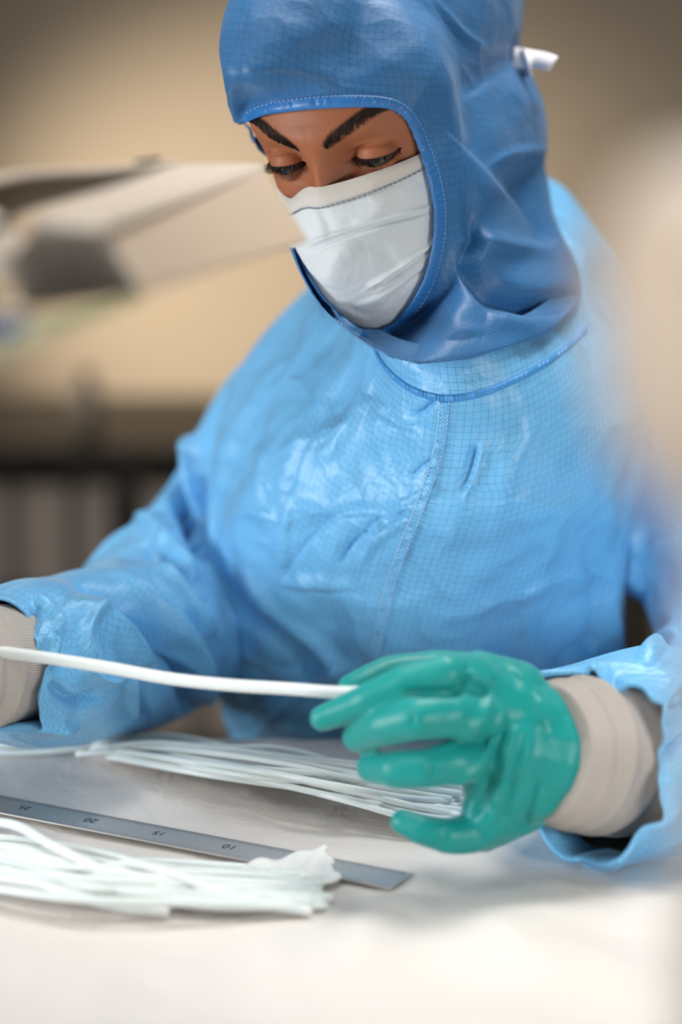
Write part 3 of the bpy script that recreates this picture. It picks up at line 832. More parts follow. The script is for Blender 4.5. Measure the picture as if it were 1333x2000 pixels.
full_hood = bvh_of(HV2, hood_faces.tolist())
X, Y = PR(HV2); inside = inpoly(X, Y, CUTP)
sidey = (HN*HV2).sum(-1)/np.linalg.norm(HV2, axis=-1) < 0.35
cut = (inside & (HV2[..., 1] < 1.56)).ravel()
keep = ~(cut[hood_faces].sum(1) >= 3)
uv = grid_uv(HV2, int(hm*0.25))
hood = link_mesh('hood', W(HV2).reshape(-1, 3), hood_faces[keep].tolist()+[[k for k in range(hm)]], M['hood'], person, uv=uv.reshape(-1, 2))
so = hood.modifiers.new('thick', 'SOLIDIFY'); so.thickness = 0.0009; so.offset = -1
bind = ribbon('hood_binding', full_hood, OUTER, INNER, 0.0006, M['binding'], hood, 420, 9, 0.0014, 0.25, thick=0.0022, dflt=1.5)
stitches('stitching', full_hood, [(o[0]*0.90+i[0]*0.10, o[1]*0.90+i[1]*0.10) for o, i in zip(OUTER, INNER)][1:-1], 6, 2.5, 2.0, 0.0024, M['white_thread'], bind)
# tie of the mask sticking out behind the hood
def slab(name, quad, th, material, parent, bend=0.0):
    q = np.array([P(*p) for p in quad]); n = 14
    u = np.linspace(0, 1, n)
    V = np.array([[(q[0]*(1-a)+q[1]*a)*(1-b)+(q[3]*(1-a)+q[2]*a)*b+np.array([0, bend*math.sin(PI*a*1.5), bend*0.5*math.sin(PI*a)]) for b in (0, 0.5, 1)] for a in u])
    N = normals(V, False); ring = np.concatenate([V+N*th/2, (V-N*th/2)[:, ::-1]], 1)
    return link_mesh(name, W(ring).reshape(-1, 3), grid_faces(n, 6, True, True, True), material, parent)
slab('mask_tie', [(1005, 92, 1.62), (1090, 112, 1.60), (1072, 140, 1.60), (1000, 132, 1.62)], 0.0012, M['tie'], mask, 0.003)
slab('mask_tie', [(1012, 96, 1.625), (1026, 96, 1.61), (1040, 150, 1.61), (1022, 150, 1.63)], 0.0015, M['tie'], mask)

# --- coverall: torso
TR = [  # F, FR, R, BR, B, BL, L, FL
 [(870, 690, 1.490), (985, 668, 1.505), (1070, 600, 1.56), (1040, 490, 1.63), (950, 440, 1.66), (840, 470, 1.65), (755, 570, 1.585), (790, 655, 1.52)],
 [(876, 735, 1.484), (1005, 705, 1.502), (1110, 640, 1.56), (1090, 480, 1.64), (960, 430, 1.68), (810, 470, 1.67), (732, 590, 1.58), (775, 695, 1.512)],
 [(880, 782, 1.484), (1022, 745, 1.502), (1150, 660, 1.57), (1120, 460, 1.66), (980, 380, 1.71), (790, 440, 1.70), (700, 590, 1.60), (762, 745, 1.52)],
 [(874, 850, 1.500), (1070, 815, 1.515), (1215, 690, 1.60), (1150, 440, 1.71), (1040, 345, 1.76), (770, 440, 1.75), (640, 592, 1.66), (700, 790, 1.55)],
 [(862, 930, 1.512), (1095, 905, 1.528), (1280, 770, 1.62), (1230, 540, 1.76), (1030, 440, 1.82), (710, 500, 1.80), (545, 640, 1.71), (600, 860, 1.58)],
 [(845, 1010, 1.522), (1090, 1000, 1.540), (1272, 890, 1.64), (1250, 700, 1.80), (1000, 620, 1.86), (640, 640, 1.84), (462, 730, 1.73), (520, 940, 1.61)],
 [(815, 1090, 1.545), (1070, 1085, 1.563), (1236, 1010, 1.65), (1190, 880, 1.81), (950, 820, 1.87), (590, 810, 1.86), (422, 870, 1.73), (480, 1040, 1.625)],
 [(782, 1200, 1.575), (1050, 1195, 1.592), (1222, 1140, 1.67), (1150, 1040, 1.83), (900, 1000, 1.89), (560, 990, 1.88), (408, 1040, 1.74), (465, 1150, 1.645)],
 [(750, 1320, 1.620), (1030, 1320, 1.632), (1216, 1290, 1.70), (1140, 1210, 1.85), (880, 1170, 1.91), (560, 1170, 1.90), (410, 1220, 1.76), (470, 1290, 1.68)],
 [(728, 1430, 1.680), (1010, 1430, 1.690), (1212, 1410, 1.74), (1130, 1360, 1.88), (870, 1330, 1.94), (570, 1330, 1.93), (436, 1370, 1.79), (490, 1410, 1.73)],
 [(725, 1540, 1.730), (990, 1540, 1.74), (1200, 1520, 1.79), (1130, 1480, 1.93), (870, 1460, 1.98), (590, 1460, 1.97), (462, 1480, 1.84), (520, 1520, 1.77)],
 [(760, 1720, 1.780), (990, 1720, 1.78), (1200, 1700, 1.83), (1130, 1660, 1.98), (870, 1640, 2.03), (590, 1640, 2.02), (460, 1660, 1.88), (540, 1700, 1.82)]]
tn, tm = 460, 560
ctl = np.array([[P(*p) for p in r] for r in TR])
rows = catmull(ctl, tn)
TV = np.zeros((tn, tm, 3))
ti = np.linspace(0, 8, tm, endpoint=False)
for i in range(tn): TV[i] = catmull(rows[i], 0, True, t=ti)
TN = orient(TV, normals(TV))
TST = [([(440, 900), (415, 1000), (411, 1200), (428, 1400)], 8, 10, 0.0018), ([(640, 590), (560, 690), (500, 770), (450, 860), (418, 960)], 22, 16, 0.0040), ([(600, 640), (520, 760), (470, 860), (445, 960)], 14, 26, -0.0050),
       ([(690, 700), (640, 780), (600, 870), (566, 960)], 12, 26, 0.0022), ([(640, 800), (592, 890), (566, 965)], 8, 12, -0.0032),
       ([(572, 985), (562, 1060), (556, 1133)], 4, 16, 0.0018), ([(556, 1140), (620, 1146), (695, 1144)], 18, 4, 0.0022),
       ([(558, 1128), (600, 1060), (660, 1010), (760, 1000)], 16, 5, -0.0022), ([(668, 1108), (690, 1062), (757, 1005)], 12, 5, -0.0032),
       ([(700, 1110), (720, 1060), (790, 1012), (812, 1000)], 6, 14, 0.0035), ([(700, 1085), (750, 1030), (800, 990)], 8, 5, -0.002),
       ([(440, 1120), (470, 1190), (540, 1240), (590, 1300), (610, 1380)], 34, 14, -0.0060), ([(470, 1110), (540, 1200), (620, 1260), (680, 1330)], 14, 34, 0.0042),
       ([(498, 1442), (545, 1377), (590, 1336), (680, 1290)], 5, 18, 0.0035), ([(480, 1400), (520, 1360), (560, 1330)], 14, 8, -0.003),
       ([(932, 870), (918, 920), (900, 960)], 5, 9, -0.0028), ([(945, 860), (930, 920), (905, 980)], 8, 6, 0.0014),
       ([(800, 935), (818, 915), (850, 890)], 5, 7, -0.0022), ([(780, 985), (815, 968), (856, 950)], 5, 8, 0.0018),
       ([(806, 812), (830, 800), (850, 782)], 9, 7, -0.0030), ([(745, 800), (780, 830), (830, 832)], 10, 12, -0.0016),
       ([(718, 770), (690, 830), (640, 900)], 10, 14, 0.0018), ([(760, 790), (740, 850), (760, 930)], 10, 16, 0.0012),
       ([(1216, 1290), (1190, 1200), (1195, 1050), (1205, 950)], 22, 10, 0.0045), ([(1150, 1290), (1165, 1180), (1150, 1060)], 14, 20, -0.0022),
       ([(1080, 1310), (1120, 1270), (1180, 1245)], 10, 14, -0.0028), ([(1000, 1180), (1100, 1130), (1190, 1120)], 8, 20, 0.0012),
       ([(930, 1000), (1020, 980), (1120, 1000)], 10, 26, 0.0010), ([(1050, 820), (1010, 900), (990, 980)], 12, 26, 0.0016),
       ([(440, 1010), (500, 1000), (560, 1020)], 7, 10, 0.0012), ([(410, 1180), (450, 1230), (470, 1300)], 10, 10, -0.0025),
       ([(640, 1160), (760, 1180), (860, 1160)], 14, 30, 0.0012), ([(580, 1250), (640, 1330), (650, 1420)], 14, 18, -0.0020),
       ([(760, 1260), (740, 1340), (720, 1440)], 20, 20, 0.0016), ([(520, 870), (510, 960), (530, 1040)], 12, 20, 0.0014)]
TV = strokes(TV, TN, [(p, w1, w2, h*1.6) for p, w1, w2, h in TST]); TN = orient(TV, normals(TV))
X, Y = PR(TV)
calm = np.clip((X-820)/160, 0, 1)*0.55
TV = TV+TN*((crumple(TV, 7, 31, (1, 1, 0.6))*0.0036+crumple(TV, 19, 33)*0.0014)*(1-calm)*np.clip((Y-770)/60, 0.15, 1))[..., None]
TUV = grid_uv(TV, 0)
parts_v = [TV.reshape(-1, 3)]; parts_f = grid_faces(tn, tm, True, False, True); parts_uv = [TUV.reshape(-1, 2)]
torso_bvh = bvh_of(TV, grid_faces(tn, tm, True))

# sleeves
def sleeve(path, n, m_, ST, frame, seed, hem, flip=1, cr=(0.003, 0.0012), shear=None):
    V = tube_grid([(P(*p[:3]), p[3]) for p in path], n, m_, (1, 1), frame)
    N = orient(V, normals(V))
    V = strokes(V, N, [(p, w1, w2, h*2.4) for p, w1, w2, h in ST]); N = orient(V, normals(V))
    V = V+N*(crumple(V, 8, seed)*cr[0]+crumple(V, 22, seed+2)*cr[1])[..., None]
    k = max(1, int(n*0.22)); wgt = (np.linspace(0, 1, k)**1.3)[:, None]
    c = V[-k:].mean(1, keepdims=True); ax_ = V[-1].mean(0)-V[-8].mean(0); ax_ /= np.linalg.norm(ax_)
    th = np.linspace(0, 2*PI, m_, endpoint=False)[None, :]
    rad = 0.055*np.sin(3*th+seed)+0.045*np.sin(5*th+1.7*seed)+0.025*np.sin(9*th+seed)
    V[-k:] = c+(V[-k:]-c)*(1+rad*wgt)[..., None]+ax_*(wgt*(0.005*np.sin(2*th+seed*0.7)+0.003*np.sin(7*th)))[..., None]
    # rolled hem: last rings turn inwards
    c = V[-1].mean(0); t_ = V[-1].mean(0)-V[-12].mean(0); t_ /= np.linalg.norm(t_)
    ext = [c+(V[-1]-c)*k+t_*a for k, a in ((1.01, 0.0010), (0.985, 0.0018), (0.95, 0.0008), (0.93, -0.006), (0.92, -0.030))]
    V = np.concatenate([V, np.array(ext)])
    return V
SL_L = [(600, 745, 1.79, 0.044), (530, 850, 1.78, 0.049), (463, 975, 1.77, 0.049), (405, 1085, 1.76, 0.057), (345, 1180, 1.73, 0.067), (280, 1245, 1.67, 0.063),
        (165, 1286, 1.59, 0.056), (60, 1302, 1.52, 0.053), (-15, 1306, 1.475, 0.041)]
ST_L = [([(345, 870), (338, 947), (368, 1025), (408, 1090)], 16, 12, -0.0080), ([(380, 850), (372, 940), (395, 1010)], 12, 14, 0.0055),
        ([(300, 1056), (346, 1118), (385, 1172), (410, 1180)], 12, 16, -0.0085), ([(270, 1010), (330, 1075), (380, 1140)], 14, 14, 0.0060),
        ([(297, 1100), (342, 1152), (370, 1200), (410, 1240)], 12, 14, 0.0060), ([(257, 1190), (322, 1248), (366, 1308), (390, 1400)], 9, 14, -0.0080),
        ([(230, 1130), (310, 1210), (380, 1290), (410, 1380)], 14, 14, 0.0062), ([(150, 1135), (208, 1160), (267, 1209), (317, 1263), (350, 1330)], 9, 14, -0.0070),
        ([(120, 1170), (200, 1205), (260, 1262), (300, 1340)], 20, 14, 0.0040), ([(59, 1184), (72, 1229), (99, 1263)], 8, 9, -0.0045),
        ([(262, 1310), (258, 1360), (266, 1410)], 14, 6, 0.0050), ([(280, 1300), (280, 1360), (290, 1410)], 8, 22, -0.0050),
        ([(75, 1240), (110, 1262), (88, 1310)], 7, 9, 0.0035), ([(110, 1330), (150, 1365), (200, 1350)], 8, 12, -0.0030),
        ([(160, 1300), (210, 1330), (250, 1320)], 8, 10, 0.0028), ([(30, 1380), (80, 1410), (160, 1420)], 8, 10, 0.0024), ([(190, 1180), (170, 1240), (190, 1300)], 16, 12, 0.003),
        ([(356, 1340), (380, 1400), (396, 1430)], 8, 10, -0.0045), ([(60, 1170), (100, 1200), (120, 1240)], 10, 12, 0.003)]
SLV = sleeve(SL_L, 340, 300, ST_L, (-0.3, -1, 0), 51, 1, cr=(0.0022, 0.0009))
SL_R = [(1230, 690, 1.70, 0.050), (1275, 800, 1.69, 0.053), (1345, 1000, 1.69, 0.054), (1440, 1180, 1.66, 0.058), (1470, 1330, 1.61, 0.060),
        (1390, 1440, 1.54, 0.062), (1270, 1476, 1.46, 0.065), (1150, 1488, 1.40, 0.0545)]
ST_R = [([(1330, 1232), (1290, 1262), (1255, 1295)], 8, 14, 0.004), ([(1150, 1300), (1180, 1330), (1190, 1380)], 10, 12, 0.004),
        ([(1195, 1300), (1210, 1340), (1230, 1380)], 8, 10, -0.0040), ([(1333, 1340), (1290, 1380), (1280, 1440)], 14, 16, 0.004),
        ([(1333, 1420), (1310, 1480), (1300, 1540)], 12, 14, -0.004), ([(1270, 1440), (1290, 1520), (1260, 1600)], 8, 16, 0.0035),
        ([(1060, 1650), (1130, 1662), (1200, 1640)], 8, 10, -0.0040), ([(1120, 1680), (1200, 1670), (1300, 1620)], 10, 14, 0.003),
        ([(1333, 1560), (1280, 1600), (1200, 1660)], 14, 16, 0.004), ([(1240, 1000), (1250, 1100), (1240, 1200)], 10, 14, 0.004)]
SRV = sleeve(SL_R, 340, 300, ST_R, (0.3, -1, 0), 61, 1, cr=(0.0030, 0.0012))
off = tn*tm
for V in (SLV, SRV):
    n, m_ = V.shape[:2]
    parts_f += grid_faces(n, m_, True, True, False, off=off); off += n*m_
    parts_v.append(V.reshape(-1, 3)); parts_uv.append(grid_uv(V, 0).reshape(-1, 2))
coverall = link_mesh('coverall', W(np.concatenate(parts_v)), parts_f, M['coverall'], person, uv=np.concatenate(parts_uv))
# piping of the neck opening and the front placket
PO = [(722, 660), (748, 712), (790, 752), (835, 772), (882, 778), (940, 768), (1000, 745), (1060, 712), (1110, 676), (1150, 640)]
ribbon('collar_piping', torso_bvh, [(x-(882-x)*0.004, y-7) for x, y in PO], [(x, y+8) for x, y in PO], 0.0006, M['piping'], coverall, 260, 7, 0.0018, 0.45, thick=0.002)
PL = [(868, 786), (862, 850), (848, 910), (822, 985), (792, 1060), (766, 1130), (745, 1210), (728, 1300), (712, 1400)]
placket = ribbon('front_placket', torso_bvh, [(x-11, y) for x, y in PL], [(x+11, y) for x, y in PL], 0.0004, M['coverall'], coverall, 300, 7, 0.0014, 0.6, thick=0.001)
stitches('stitching', torso_bvh, [(x-9, y) for x, y in PL], 5, 3, 2.8, 0.0030, M['thread'], placket)
stitches('stitching', torso_bvh, [(x+9, y) for x, y in PL], 5, 3, 2.8, 0.0030, M['thread'], placket)

# --- knitted cuffs
def cuff(name, path, n, m_, folds, frame, seed):
    V = tube_grid([(P(*p[:3]), p[3]) for p in path], n, m_, (1, 1), frame)
    N = orient(V, normals(V)); th = np.linspace(0, 2*PI, m_, endpoint=False)[None, :]; s = np.linspace(0, 1, n)[:, None]
    d = 0
    for p0, w0, h0, tilt, phs in folds:
        d = d+1.7*h0*np.exp(-((s-p0-tilt*np.sin(th+phs))/w0)**2)
    d = d+0.0008*crumple(V, 20, seed)
    V = V+N*d[..., None]
    c = V[-1].mean(0); c0 = V[0].mean(0)
    V = np.concatenate([[c0+(V[0]-c0)*0.93], V, [c+(V[-1]-c)*0.93]])
    return link_mesh(name, W(V).reshape(-1, 3), grid_faces(len(V), m_, True, True, True), M['knit'], person, uv=grid_uv(V).reshape(-1, 2))
cuff('knit_cuff', [(1330, 1482, 1.50, 0.041), (1262, 1480, 1.462, 0.0430), (1200, 1478, 1.425, 0.0415), (1130, 1472, 1.40, 0.0405), (1060, 1468, 1.38, 0.039)], 220, 200,
     [(0.36, 0.05, 0.0030, 0.03, 0.4), (0.50, 0.045, 0.0034, 0.03, 1.0), (0.62, 0.04, 0.0036, -0.02, 0.3), (0.75, 0.05, 0.0030, 0.02, 2.0), (0.88, 0.05, 0.002, 0.02, 1.0)], (0, -1, 0), 71)
cuff('knit_cuff', [(40, 1296, 1.51, 0.037), (-25, 1300, 1.475, 0.038), (-90, 1302, 1.445, 0.037), (-165, 1302, 1.42, 0.034)], 160, 160,
     [(0.5, 0.05, 0.0022, 0.02, 0.4), (0.66, 0.05, 0.0022, 0.03, 1.0), (0.85, 0.05, 0.002, -0.02, 0.3)], (0, -1, 0), 73)

# --- gloved hands
def C3(*s): return [(P(*a[:3]), P(*b[:3]), a[3], b[3]) for a, b in zip(s[:-1], s[1:])]
GL = []
GL += C3((1062, 1440, 1.392, 0.0335), (1030, 1430, 1.385, 0.031), (985, 1400, 1.380, 0.026), (925, 1338, 1.372, 0.0165))
GL += C3((1058, 1500, 1.392, 0.0335), (1020, 1510, 1.386, 0.031), (985, 1530, 1.380, 0.024), (960, 1585, 1.378, 0.0175))
GL += C3((1062, 1470, 1.388, 0.036), (1000, 1455, 1.380, 0.030), (950, 1400, 1.370, 0.0180))
GL += C3((1010, 1480, 1.382, 0.029), (950, 1475, 1.374, 0.0185))
GL += C3((1020, 1570, 1.390, 0.018), (965, 1600, 1.385, 0.0165), (945, 1625, 1.385, 0.0115))
GL += C3((1010, 1350, 1.385, 0.0180), (935, 1320, 1.380, 0.0150))
# index, middle, ring, little finger, thumb
GL += C3((925, 1325, 1.366, 0.0135), (870, 1318, 1.352, 0.0118), (790, 1338, 1.350, 0.0112), (722, 1367, 1.356, 0.0100), (630, 1403, 1.368, 0.0074))
GL += C3((950, 1398, 1.366, 0.0145), (880, 1395, 1.345, 0.0130), (815, 1403, 1.338, 0.0125), (755, 1415, 1.350, 0.0120), (702, 1437, 1.372, 0.0098))
GL += C3((950, 1478, 1.368, 0.0140), (890, 1490, 1.352, 0.0120), (830, 1500, 1.348, 0.0116), (775, 1503, 1.354, 0.0108), (727, 1500, 1.372, 0.0092))
GL += C3((985, 1592, 1.382, 0.0150), (925, 1628, 1.376, 0.0112), (870, 1632, 1.368, 0.0100), (825, 1620, 1.366, 0.0090), (788, 1604, 1.370, 0.0076))
GL += C3((1000, 1370, 1.392, 0.018), (920, 1322, 1.398, 0.0145), (850, 1306, 1.402, 0.0115), (760, 1318, 1.396, 0.0110), (690, 1345, 1.386, 0.0092))
GST = [([(905, 1310), (945, 1330), (955, 1370), (935, 1410), (890, 1450), (840, 1468)], 8, 10, 0.0020), ([(560+0.58*610, 1300), (905, 1340), (880, 1352), (790, 1352)], 7, 7, -0.0026),
       ([(965, 1300), (985, 1350), (990, 1400)], 14, 18, 0.0014), ([(1010, 1420), (990, 1500), (965, 1600)], 6, 9, 0.0024), ([(985, 1400), (965, 1480), (950, 1560)], 9, 7, -0.0022),
       ([(1035, 1440), (1015, 1530), (1000, 1620)], 8, 10, 0.0014), ([(1050, 1520), (1035, 1580), (1020, 1625)], 7, 9, -0.0016), ([(880, 1540), (930, 1500), (965, 1440), (985, 1380)], 7, 9, 0.0016),
       ([(925, 1600), (945, 1560), (950, 1510)], 10, 8, -0.0018), ([(860, 1660), (930, 1655), (980, 1620)], 7, 7, 0.0010), ([(1000, 1300), (1050, 1360), (1075, 1430)], 8, 12, 0.0012),
       ([(800, 1385), (808, 1400), (806, 1420)], 4, 5, -0.0010), ([(838, 1490), (842, 1505), (838, 1520)], 4, 5, -0.0010), ([(868, 1618), (872, 1632), (868, 1648)], 4, 5, -0.0008)]
GV, GN, GF = fused(GL, 0.0014, 7)
GV = strokes(GV, GN, [(p, w1, w2, h*1.5) for p, w1, w2, h in GST])
GV = GV+GN*(0.0006*vnoise(GV, 60, 81))[..., None]
glove = link_mesh('glove', W(GV), GF, M['glove'], person)
# the second gloved hand, outside the frame, holds the other end of the tube
c0 = P(1062, 1470, 1.388); c1 = P(-160, 1302, 1.415)
GV2 = GV-c0; GV2[:, 0] *= -1; a = math.radians(0)
# keep it left of the cuff: fingers bend back towards the tube
GV2 = GV2*np.array([-1, 1, 1])*0.95+c1
glove2 = link_mesh('glove', W(GV2), GF, M['glove'], person)

# ------------------------------------------------------------------ tubing
def tube_obj(name, pts, r, material, hollow=0.0, seg=14, n=70, ends=True):
    C_ = catmull(np.array(pts, float), n)
    T = np.gradient(C_, axis=0); T /= np.linalg.norm(T, axis=1, keepdims=True)
    ref = np.array([0, 0, 1.0]); th = np.linspace(0, 2*PI, seg, endpoint=False); V = np.zeros((n, seg, 3)); U = np.zeros((n, seg, 3))
    for i in range(n):
        a = ref-T[i]*ref.dot(T[i]); a /= np.linalg.norm(a); b = np.cross(T[i], a); ref = a
        ring = np.cos(th)[:, None]*a+np.sin(th)[:, None]*b
        V[i] = C_[i]+r*ring; U[i] = C_[i]+r*hollow*ring
    if hollow <= 0: return link_mesh(name, V.reshape(-1, 3), grid_faces(n, seg, True, True, True), material)
    A = np.concatenate([V, U[::-1]]); f = grid_faces(2*n, seg, True)
    o = (2*n-1)*seg
    f += [[o+j, o+(j+1) % seg, (j+1) % seg, j] for j in range(seg)]
    return link_mesh(name, A.reshape(-1, 3), f, material)
held = tube_obj('held_tube', [W(P(-190, 1262, 1.41)), W(P(-60, 1268, 1.425)), W(P(60, 1281, 1.42)), W(P(200, 1302, 1.41)), W(P(330, 1325, 1.40)), W(P(450, 1338, 1.39)),
                              W(P(560, 1345, 1.385)), W(P(660, 1352, 1.38)), W(P(735, 1350, 1.375))], 0.0037, M['white_tube'], 0.55, 24, 160)
tag(held, 'single thick white tube stretched level between the two gloved hands', 'tube')

TUBE_R = 0.0021
def lay(pts_px, hs, label, group, r=TUBE_R, name='silicone_tube', mtl='silicone', n=70):
    pts = []
    for (x, y), h in zip(pts_px, hs):
        p = TP(x, y-h*3000*0.93, 0.0)   # keep the drawn line on screen while lifting it
        q = TP(x, y, h); zt = table_z(q[0], q[1])
        pts.append((q[0], q[1], zt+h+r+0.0002))
    return tag(tube_obj(name, pts, r, M[mtl], 0.6, 14, n), label, 'tube', group)
gb = 'clear tubes of the rear bundle behind the ruler'
lb = 'clear silicone tube lying in the heaped rear bundle between ruler and worker'
N1 = 62
for k in range(N1):
    lane = k/(N1-1); layer = rnd.random()
    x0 = 165+rnd.uniform(-20, 85)+lane*60; y0 = 1456+lane*30
    x1 = 905-rnd.uniform(0, 20)+rnd.uniform(-15, 10); y1 = 1535+lane*78+rnd.uniform(-6, 6)
    hmax = 0.0015+0.030*layer*(1-0.35*lane)
    pts, hs = [], []
    wob = rnd.uniform(-10, 10); wob2 = rnd.uniform(-8, 8)
    for s in np.linspace(0, 1, 8):
        bow = math.sin(PI*min(1, s*1.05))
        x = x0*(1-s)+x1*s
        y = y0*(1-s)+y1*s-6*bow+wob*math.sin(PI*s)+wob2*math.sin(2*PI*s)
        h = hmax*math.sin(PI*(0.06+0.84*s))**0.7*(1+0.15*math.sin(5*s+k))
        pts.append((x, y)); hs.append(max(0.0004, h))
    lay(pts, hs, lb, gb)
# tubes with a run of their own
lay([(-60, 1478), (60, 1476), (150, 1468), (230, 1452), (330, 1446), (450, 1470), (600, 1520), (760, 1580)], [0.0005, 0.001, 0.004, 0.008, 0.011, 0.010, 0.006, 0.002],
    'long clear tube running from the rear bundle to the left frame edge', None)
lay([(-60, 1466), (40, 1464), (120, 1456), (190, 1446), (260, 1440)], [0.0005, 0.0005, 0.001, 0.002, 0.004],
    'clear tube under the left sleeve, its end tucked into the rear bundle', None)
lay([(150, 1478), (230, 1474), (340, 1470), (440, 1470), (540, 1468), (640, 1490), (740, 1545), (850, 1590)], [0.008, 0.012, 0.017, 0.018, 0.018, 0.016, 0.010, 0.002],
    'clear tube whose open end pokes out lowest at the left of the rear bundle', None)
lay([(215, 1462), (300, 1460), (380, 1470), (470, 1482), (560, 1500), (660, 1530), (780, 1570), (860, 1590)], [0.018, 0.022, 0.021, 0.018, 0.016, 0.012, 0.006, 0.001],
    'clear tube crowning the rear bundle, its open end highest at left', None)

gf = 'clear tubes of the blurred front bundle'
lf = 'blurred translucent tube in the loose front bundle nearest the camera'
for k in range(38):
    lane = k/37; layer = rnd.random()
    x0 = -120+rnd.uniform(-50, 40); y0 = 1640+lane*70+rnd.uniform(-8, 8)
    x1 = 640+rnd.uniform(-60, 20)-lane*20; y1 = 1716+lane*70+rnd.uniform(-10, 20)
    wob = rnd.uniform(-24, 24); wob2 = rnd.uniform(-16, 16)
    pts = []; hs = []
    hm_ = 0.001+0.013*layer
    for s in np.linspace(0, 1, 8):
        pts.append((x0*(1-s)+x1*s, y0*(1-s)+y1*s+wob*math.sin(PI*s)+wob2*math.sin(2*PI*s)+12*math.sin(PI*s)))
        hs.append(max(0.0004, hm_*math.sin(PI*(0.1+0.8*s))))
    lay(pts, hs, lf, gf, 0.0023)
lay([(-80, 1610), (30, 1630), (110, 1675), (210, 1720), (330, 1735), (450, 1735), (560, 1745)], [0.012, 0.016, 0.015, 0.013, 0.012, 0.010, 0.006],
    'thick white tube curling over the far side of the front bundle', None, 0.0030, 'white_tube', 'white_tube')
lay([(180, 1715), (260, 1706), (340, 1722), (420, 1756), (510, 1785), (610, 1800)], [0.012, 0.016, 0.016, 0.011, 0.005, 0.001],
    'white tube bending off the front bundle towards the camera', None, 0.0028, 'white_tube', 'white_tube')
lay([(-60, 1720), (60, 1735), (140, 1762), (230, 1788), (330, 1802)], [0.010, 0.014, 0.012, 0.006, 0.001],
    'white tube sliding off the near left side of the front bundle', None, 0.0028, 'white_tube', 'white_tube')

# ------------------------------------------------------------------ steel ruler
A_, B_ = TP(785, 1733), TP(0, 1582)
A_ = np.array([A_[0], A_[1]]); B_ = np.array([B_[0], B_[1]])
ax = (B_-A_)/np.linalg.norm(B_-A_); nv = np.array([-ax[1], ax[0]])
if nv[1] < 0: nv = -nv
cm = 0.0100*1.0; RL = np.linalg.norm(B_-A_)+0.06; RWD = 0.027
rz = TABLE+0.0042
def RPt(s, t_, z=0.0): p = A_+ax*s+nv*t_; return (p[0], p[1], rz+z)
o0 = A_
ruler = empty('steel_ruler', (A_[0], A_[1], rz), 'grey steel ruler lying diagonally on the white cover between the two tube bundles', 'ruler')
b = bmesh.new()
vs = [b.verts.new(RPt(s, t_, z)) for z in (-0.001, 0) for s, t_ in ((0, -RWD/2), (RL, -RWD/2), (RL, RWD/2), (0, RWD/2))]
for f in ((3, 2, 1, 0), (4, 5, 6, 7), (0, 1, 5, 4), (1, 2, 6, 5), (2, 3, 7, 6), (3, 0, 4, 7)): b.faces.new([vs[k] for k in f])
me = bpy.data.meshes.new('ruler_blade'); b.to_mesh(me); b.free(); me.materials.append(M['steel'])
bo = bpy.data.objects.new('ruler_blade', me); COL.objects.link(bo); set_parent(bo, ruler)
V, F = [], []
def rquad(s0, s1, t0, t1):
    o = len(V); V.extend([RPt(s0, t0, 0.0001), RPt(s1, t0, 0.0001), RPt(s1, t1, 0.0001), RPt(s0, t1, 0.0001)]); F.append([o, o+1, o+2, o+3])
mmn = int((RL-0.006)/0.001)
for k in range(mmn):
    s = 0.003+k*0.001; h = 0.0075 if k % 10 == 0 else (0.0055 if k % 5 == 0 else 0.0038)
    rquad(s-0.00009, s+0.00009, RWD/2-h, RWD/2-0.0002)
    if k % 2 == 0: rquad(s-0.00009, s+0.00009, -RWD/2+0.0002, -RWD/2+h*0.8)
link_mesh('graduations', np.array(V), F, M['engrave'], ruler, smooth=False)
# numbers every centimetre pair, read from the far side as in the photograph
dg = bpy.context.evaluated_depsgraph_get()
def text_mesh(s, size):
    cu = bpy.data.curves.new('digits', 'FONT'); cu.body = s; cu.size = size; cu.align_x = 'CENTER'; cu.align_y = 'CENTER'; cu.extrude = 0.00004
    o = bpy.data.objects.new('digits', cu); COL.objects.link(o)
    d = bpy.context.evaluated_depsgraph_get(); d.update(); me = bpy.data.meshes.new_from_object(o.evaluated_get(d))
    bpy.data.objects.remove(o); return me
for c_ in range(5, int(RL/0.01), 5):
    me = text_mesh(str(c_), 0.0085 if c_ % 10 else 0.0095)
    s = 0.016+c_*0.01; ang = math.atan2(-ax[1], -ax[0])+PI
    co = np.empty(len(me.vertices)*3); me.vertices.foreach_get('co', co); co = co.reshape(-1, 3)
    base = np.array(RPt(s, 0.001, 0.00012))
    # glyph x runs along -ax reversed so that the figures face the worker
    q = base+co[:, :1]*np.array([ax[0], ax[1], 0])+co[:, 1:2]*np.array([-ax[1], ax[0], 0])+co[:, 2:3]*np.array([0, 0, 1])
    me.vertices.foreach_set('co', q.ravel()); me.materials.append(M['engrave'])
    o = bpy.data.objects.new('number', me); COL.objects.link(o); set_parent(o, ruler)

# crumpled strip of film over the ruler near its end
n1, n2 = 60, 40
U_, V_ = np.meshgrid(np.linspace(0, 1, n1), np.linspace(0, 1, n2))
tl, tr, br, bl = TP(470, 1712), TP(632, 1686), TP(668, 1740), TP(420, 1800)
Q = ((1-U_)[..., None]*tl+U_[..., None]*tr)*(1-V_)[..., None]+((1-U_)[..., None]*bl+U_[..., None]*br)*V_[..., None]
jag = 0.0012*np.sign(np.sin(V_*17))*U_**6
Q = Q+jag[..., None]*np.array([1, 0.2, 0])
Q[..., 2] = TABLE+0.0058+0.003*np.sin(U_*7+V_*3)**2+0.0015*np.abs(vnoise(Q, 60, 91))+0.004*U_**3*(1-V_)
film = link_mesh('plastic_film', Q.reshape(-1, 3), grid_faces(n2, n1, False), M['film'])
so = film.modifiers.new('t', 'SOLIDIFY'); so.thickness = 0.0005; so.offset = 1
tag(film, 'crumpled white plastic film with a ragged end lapping over the steel ruler', 'film')

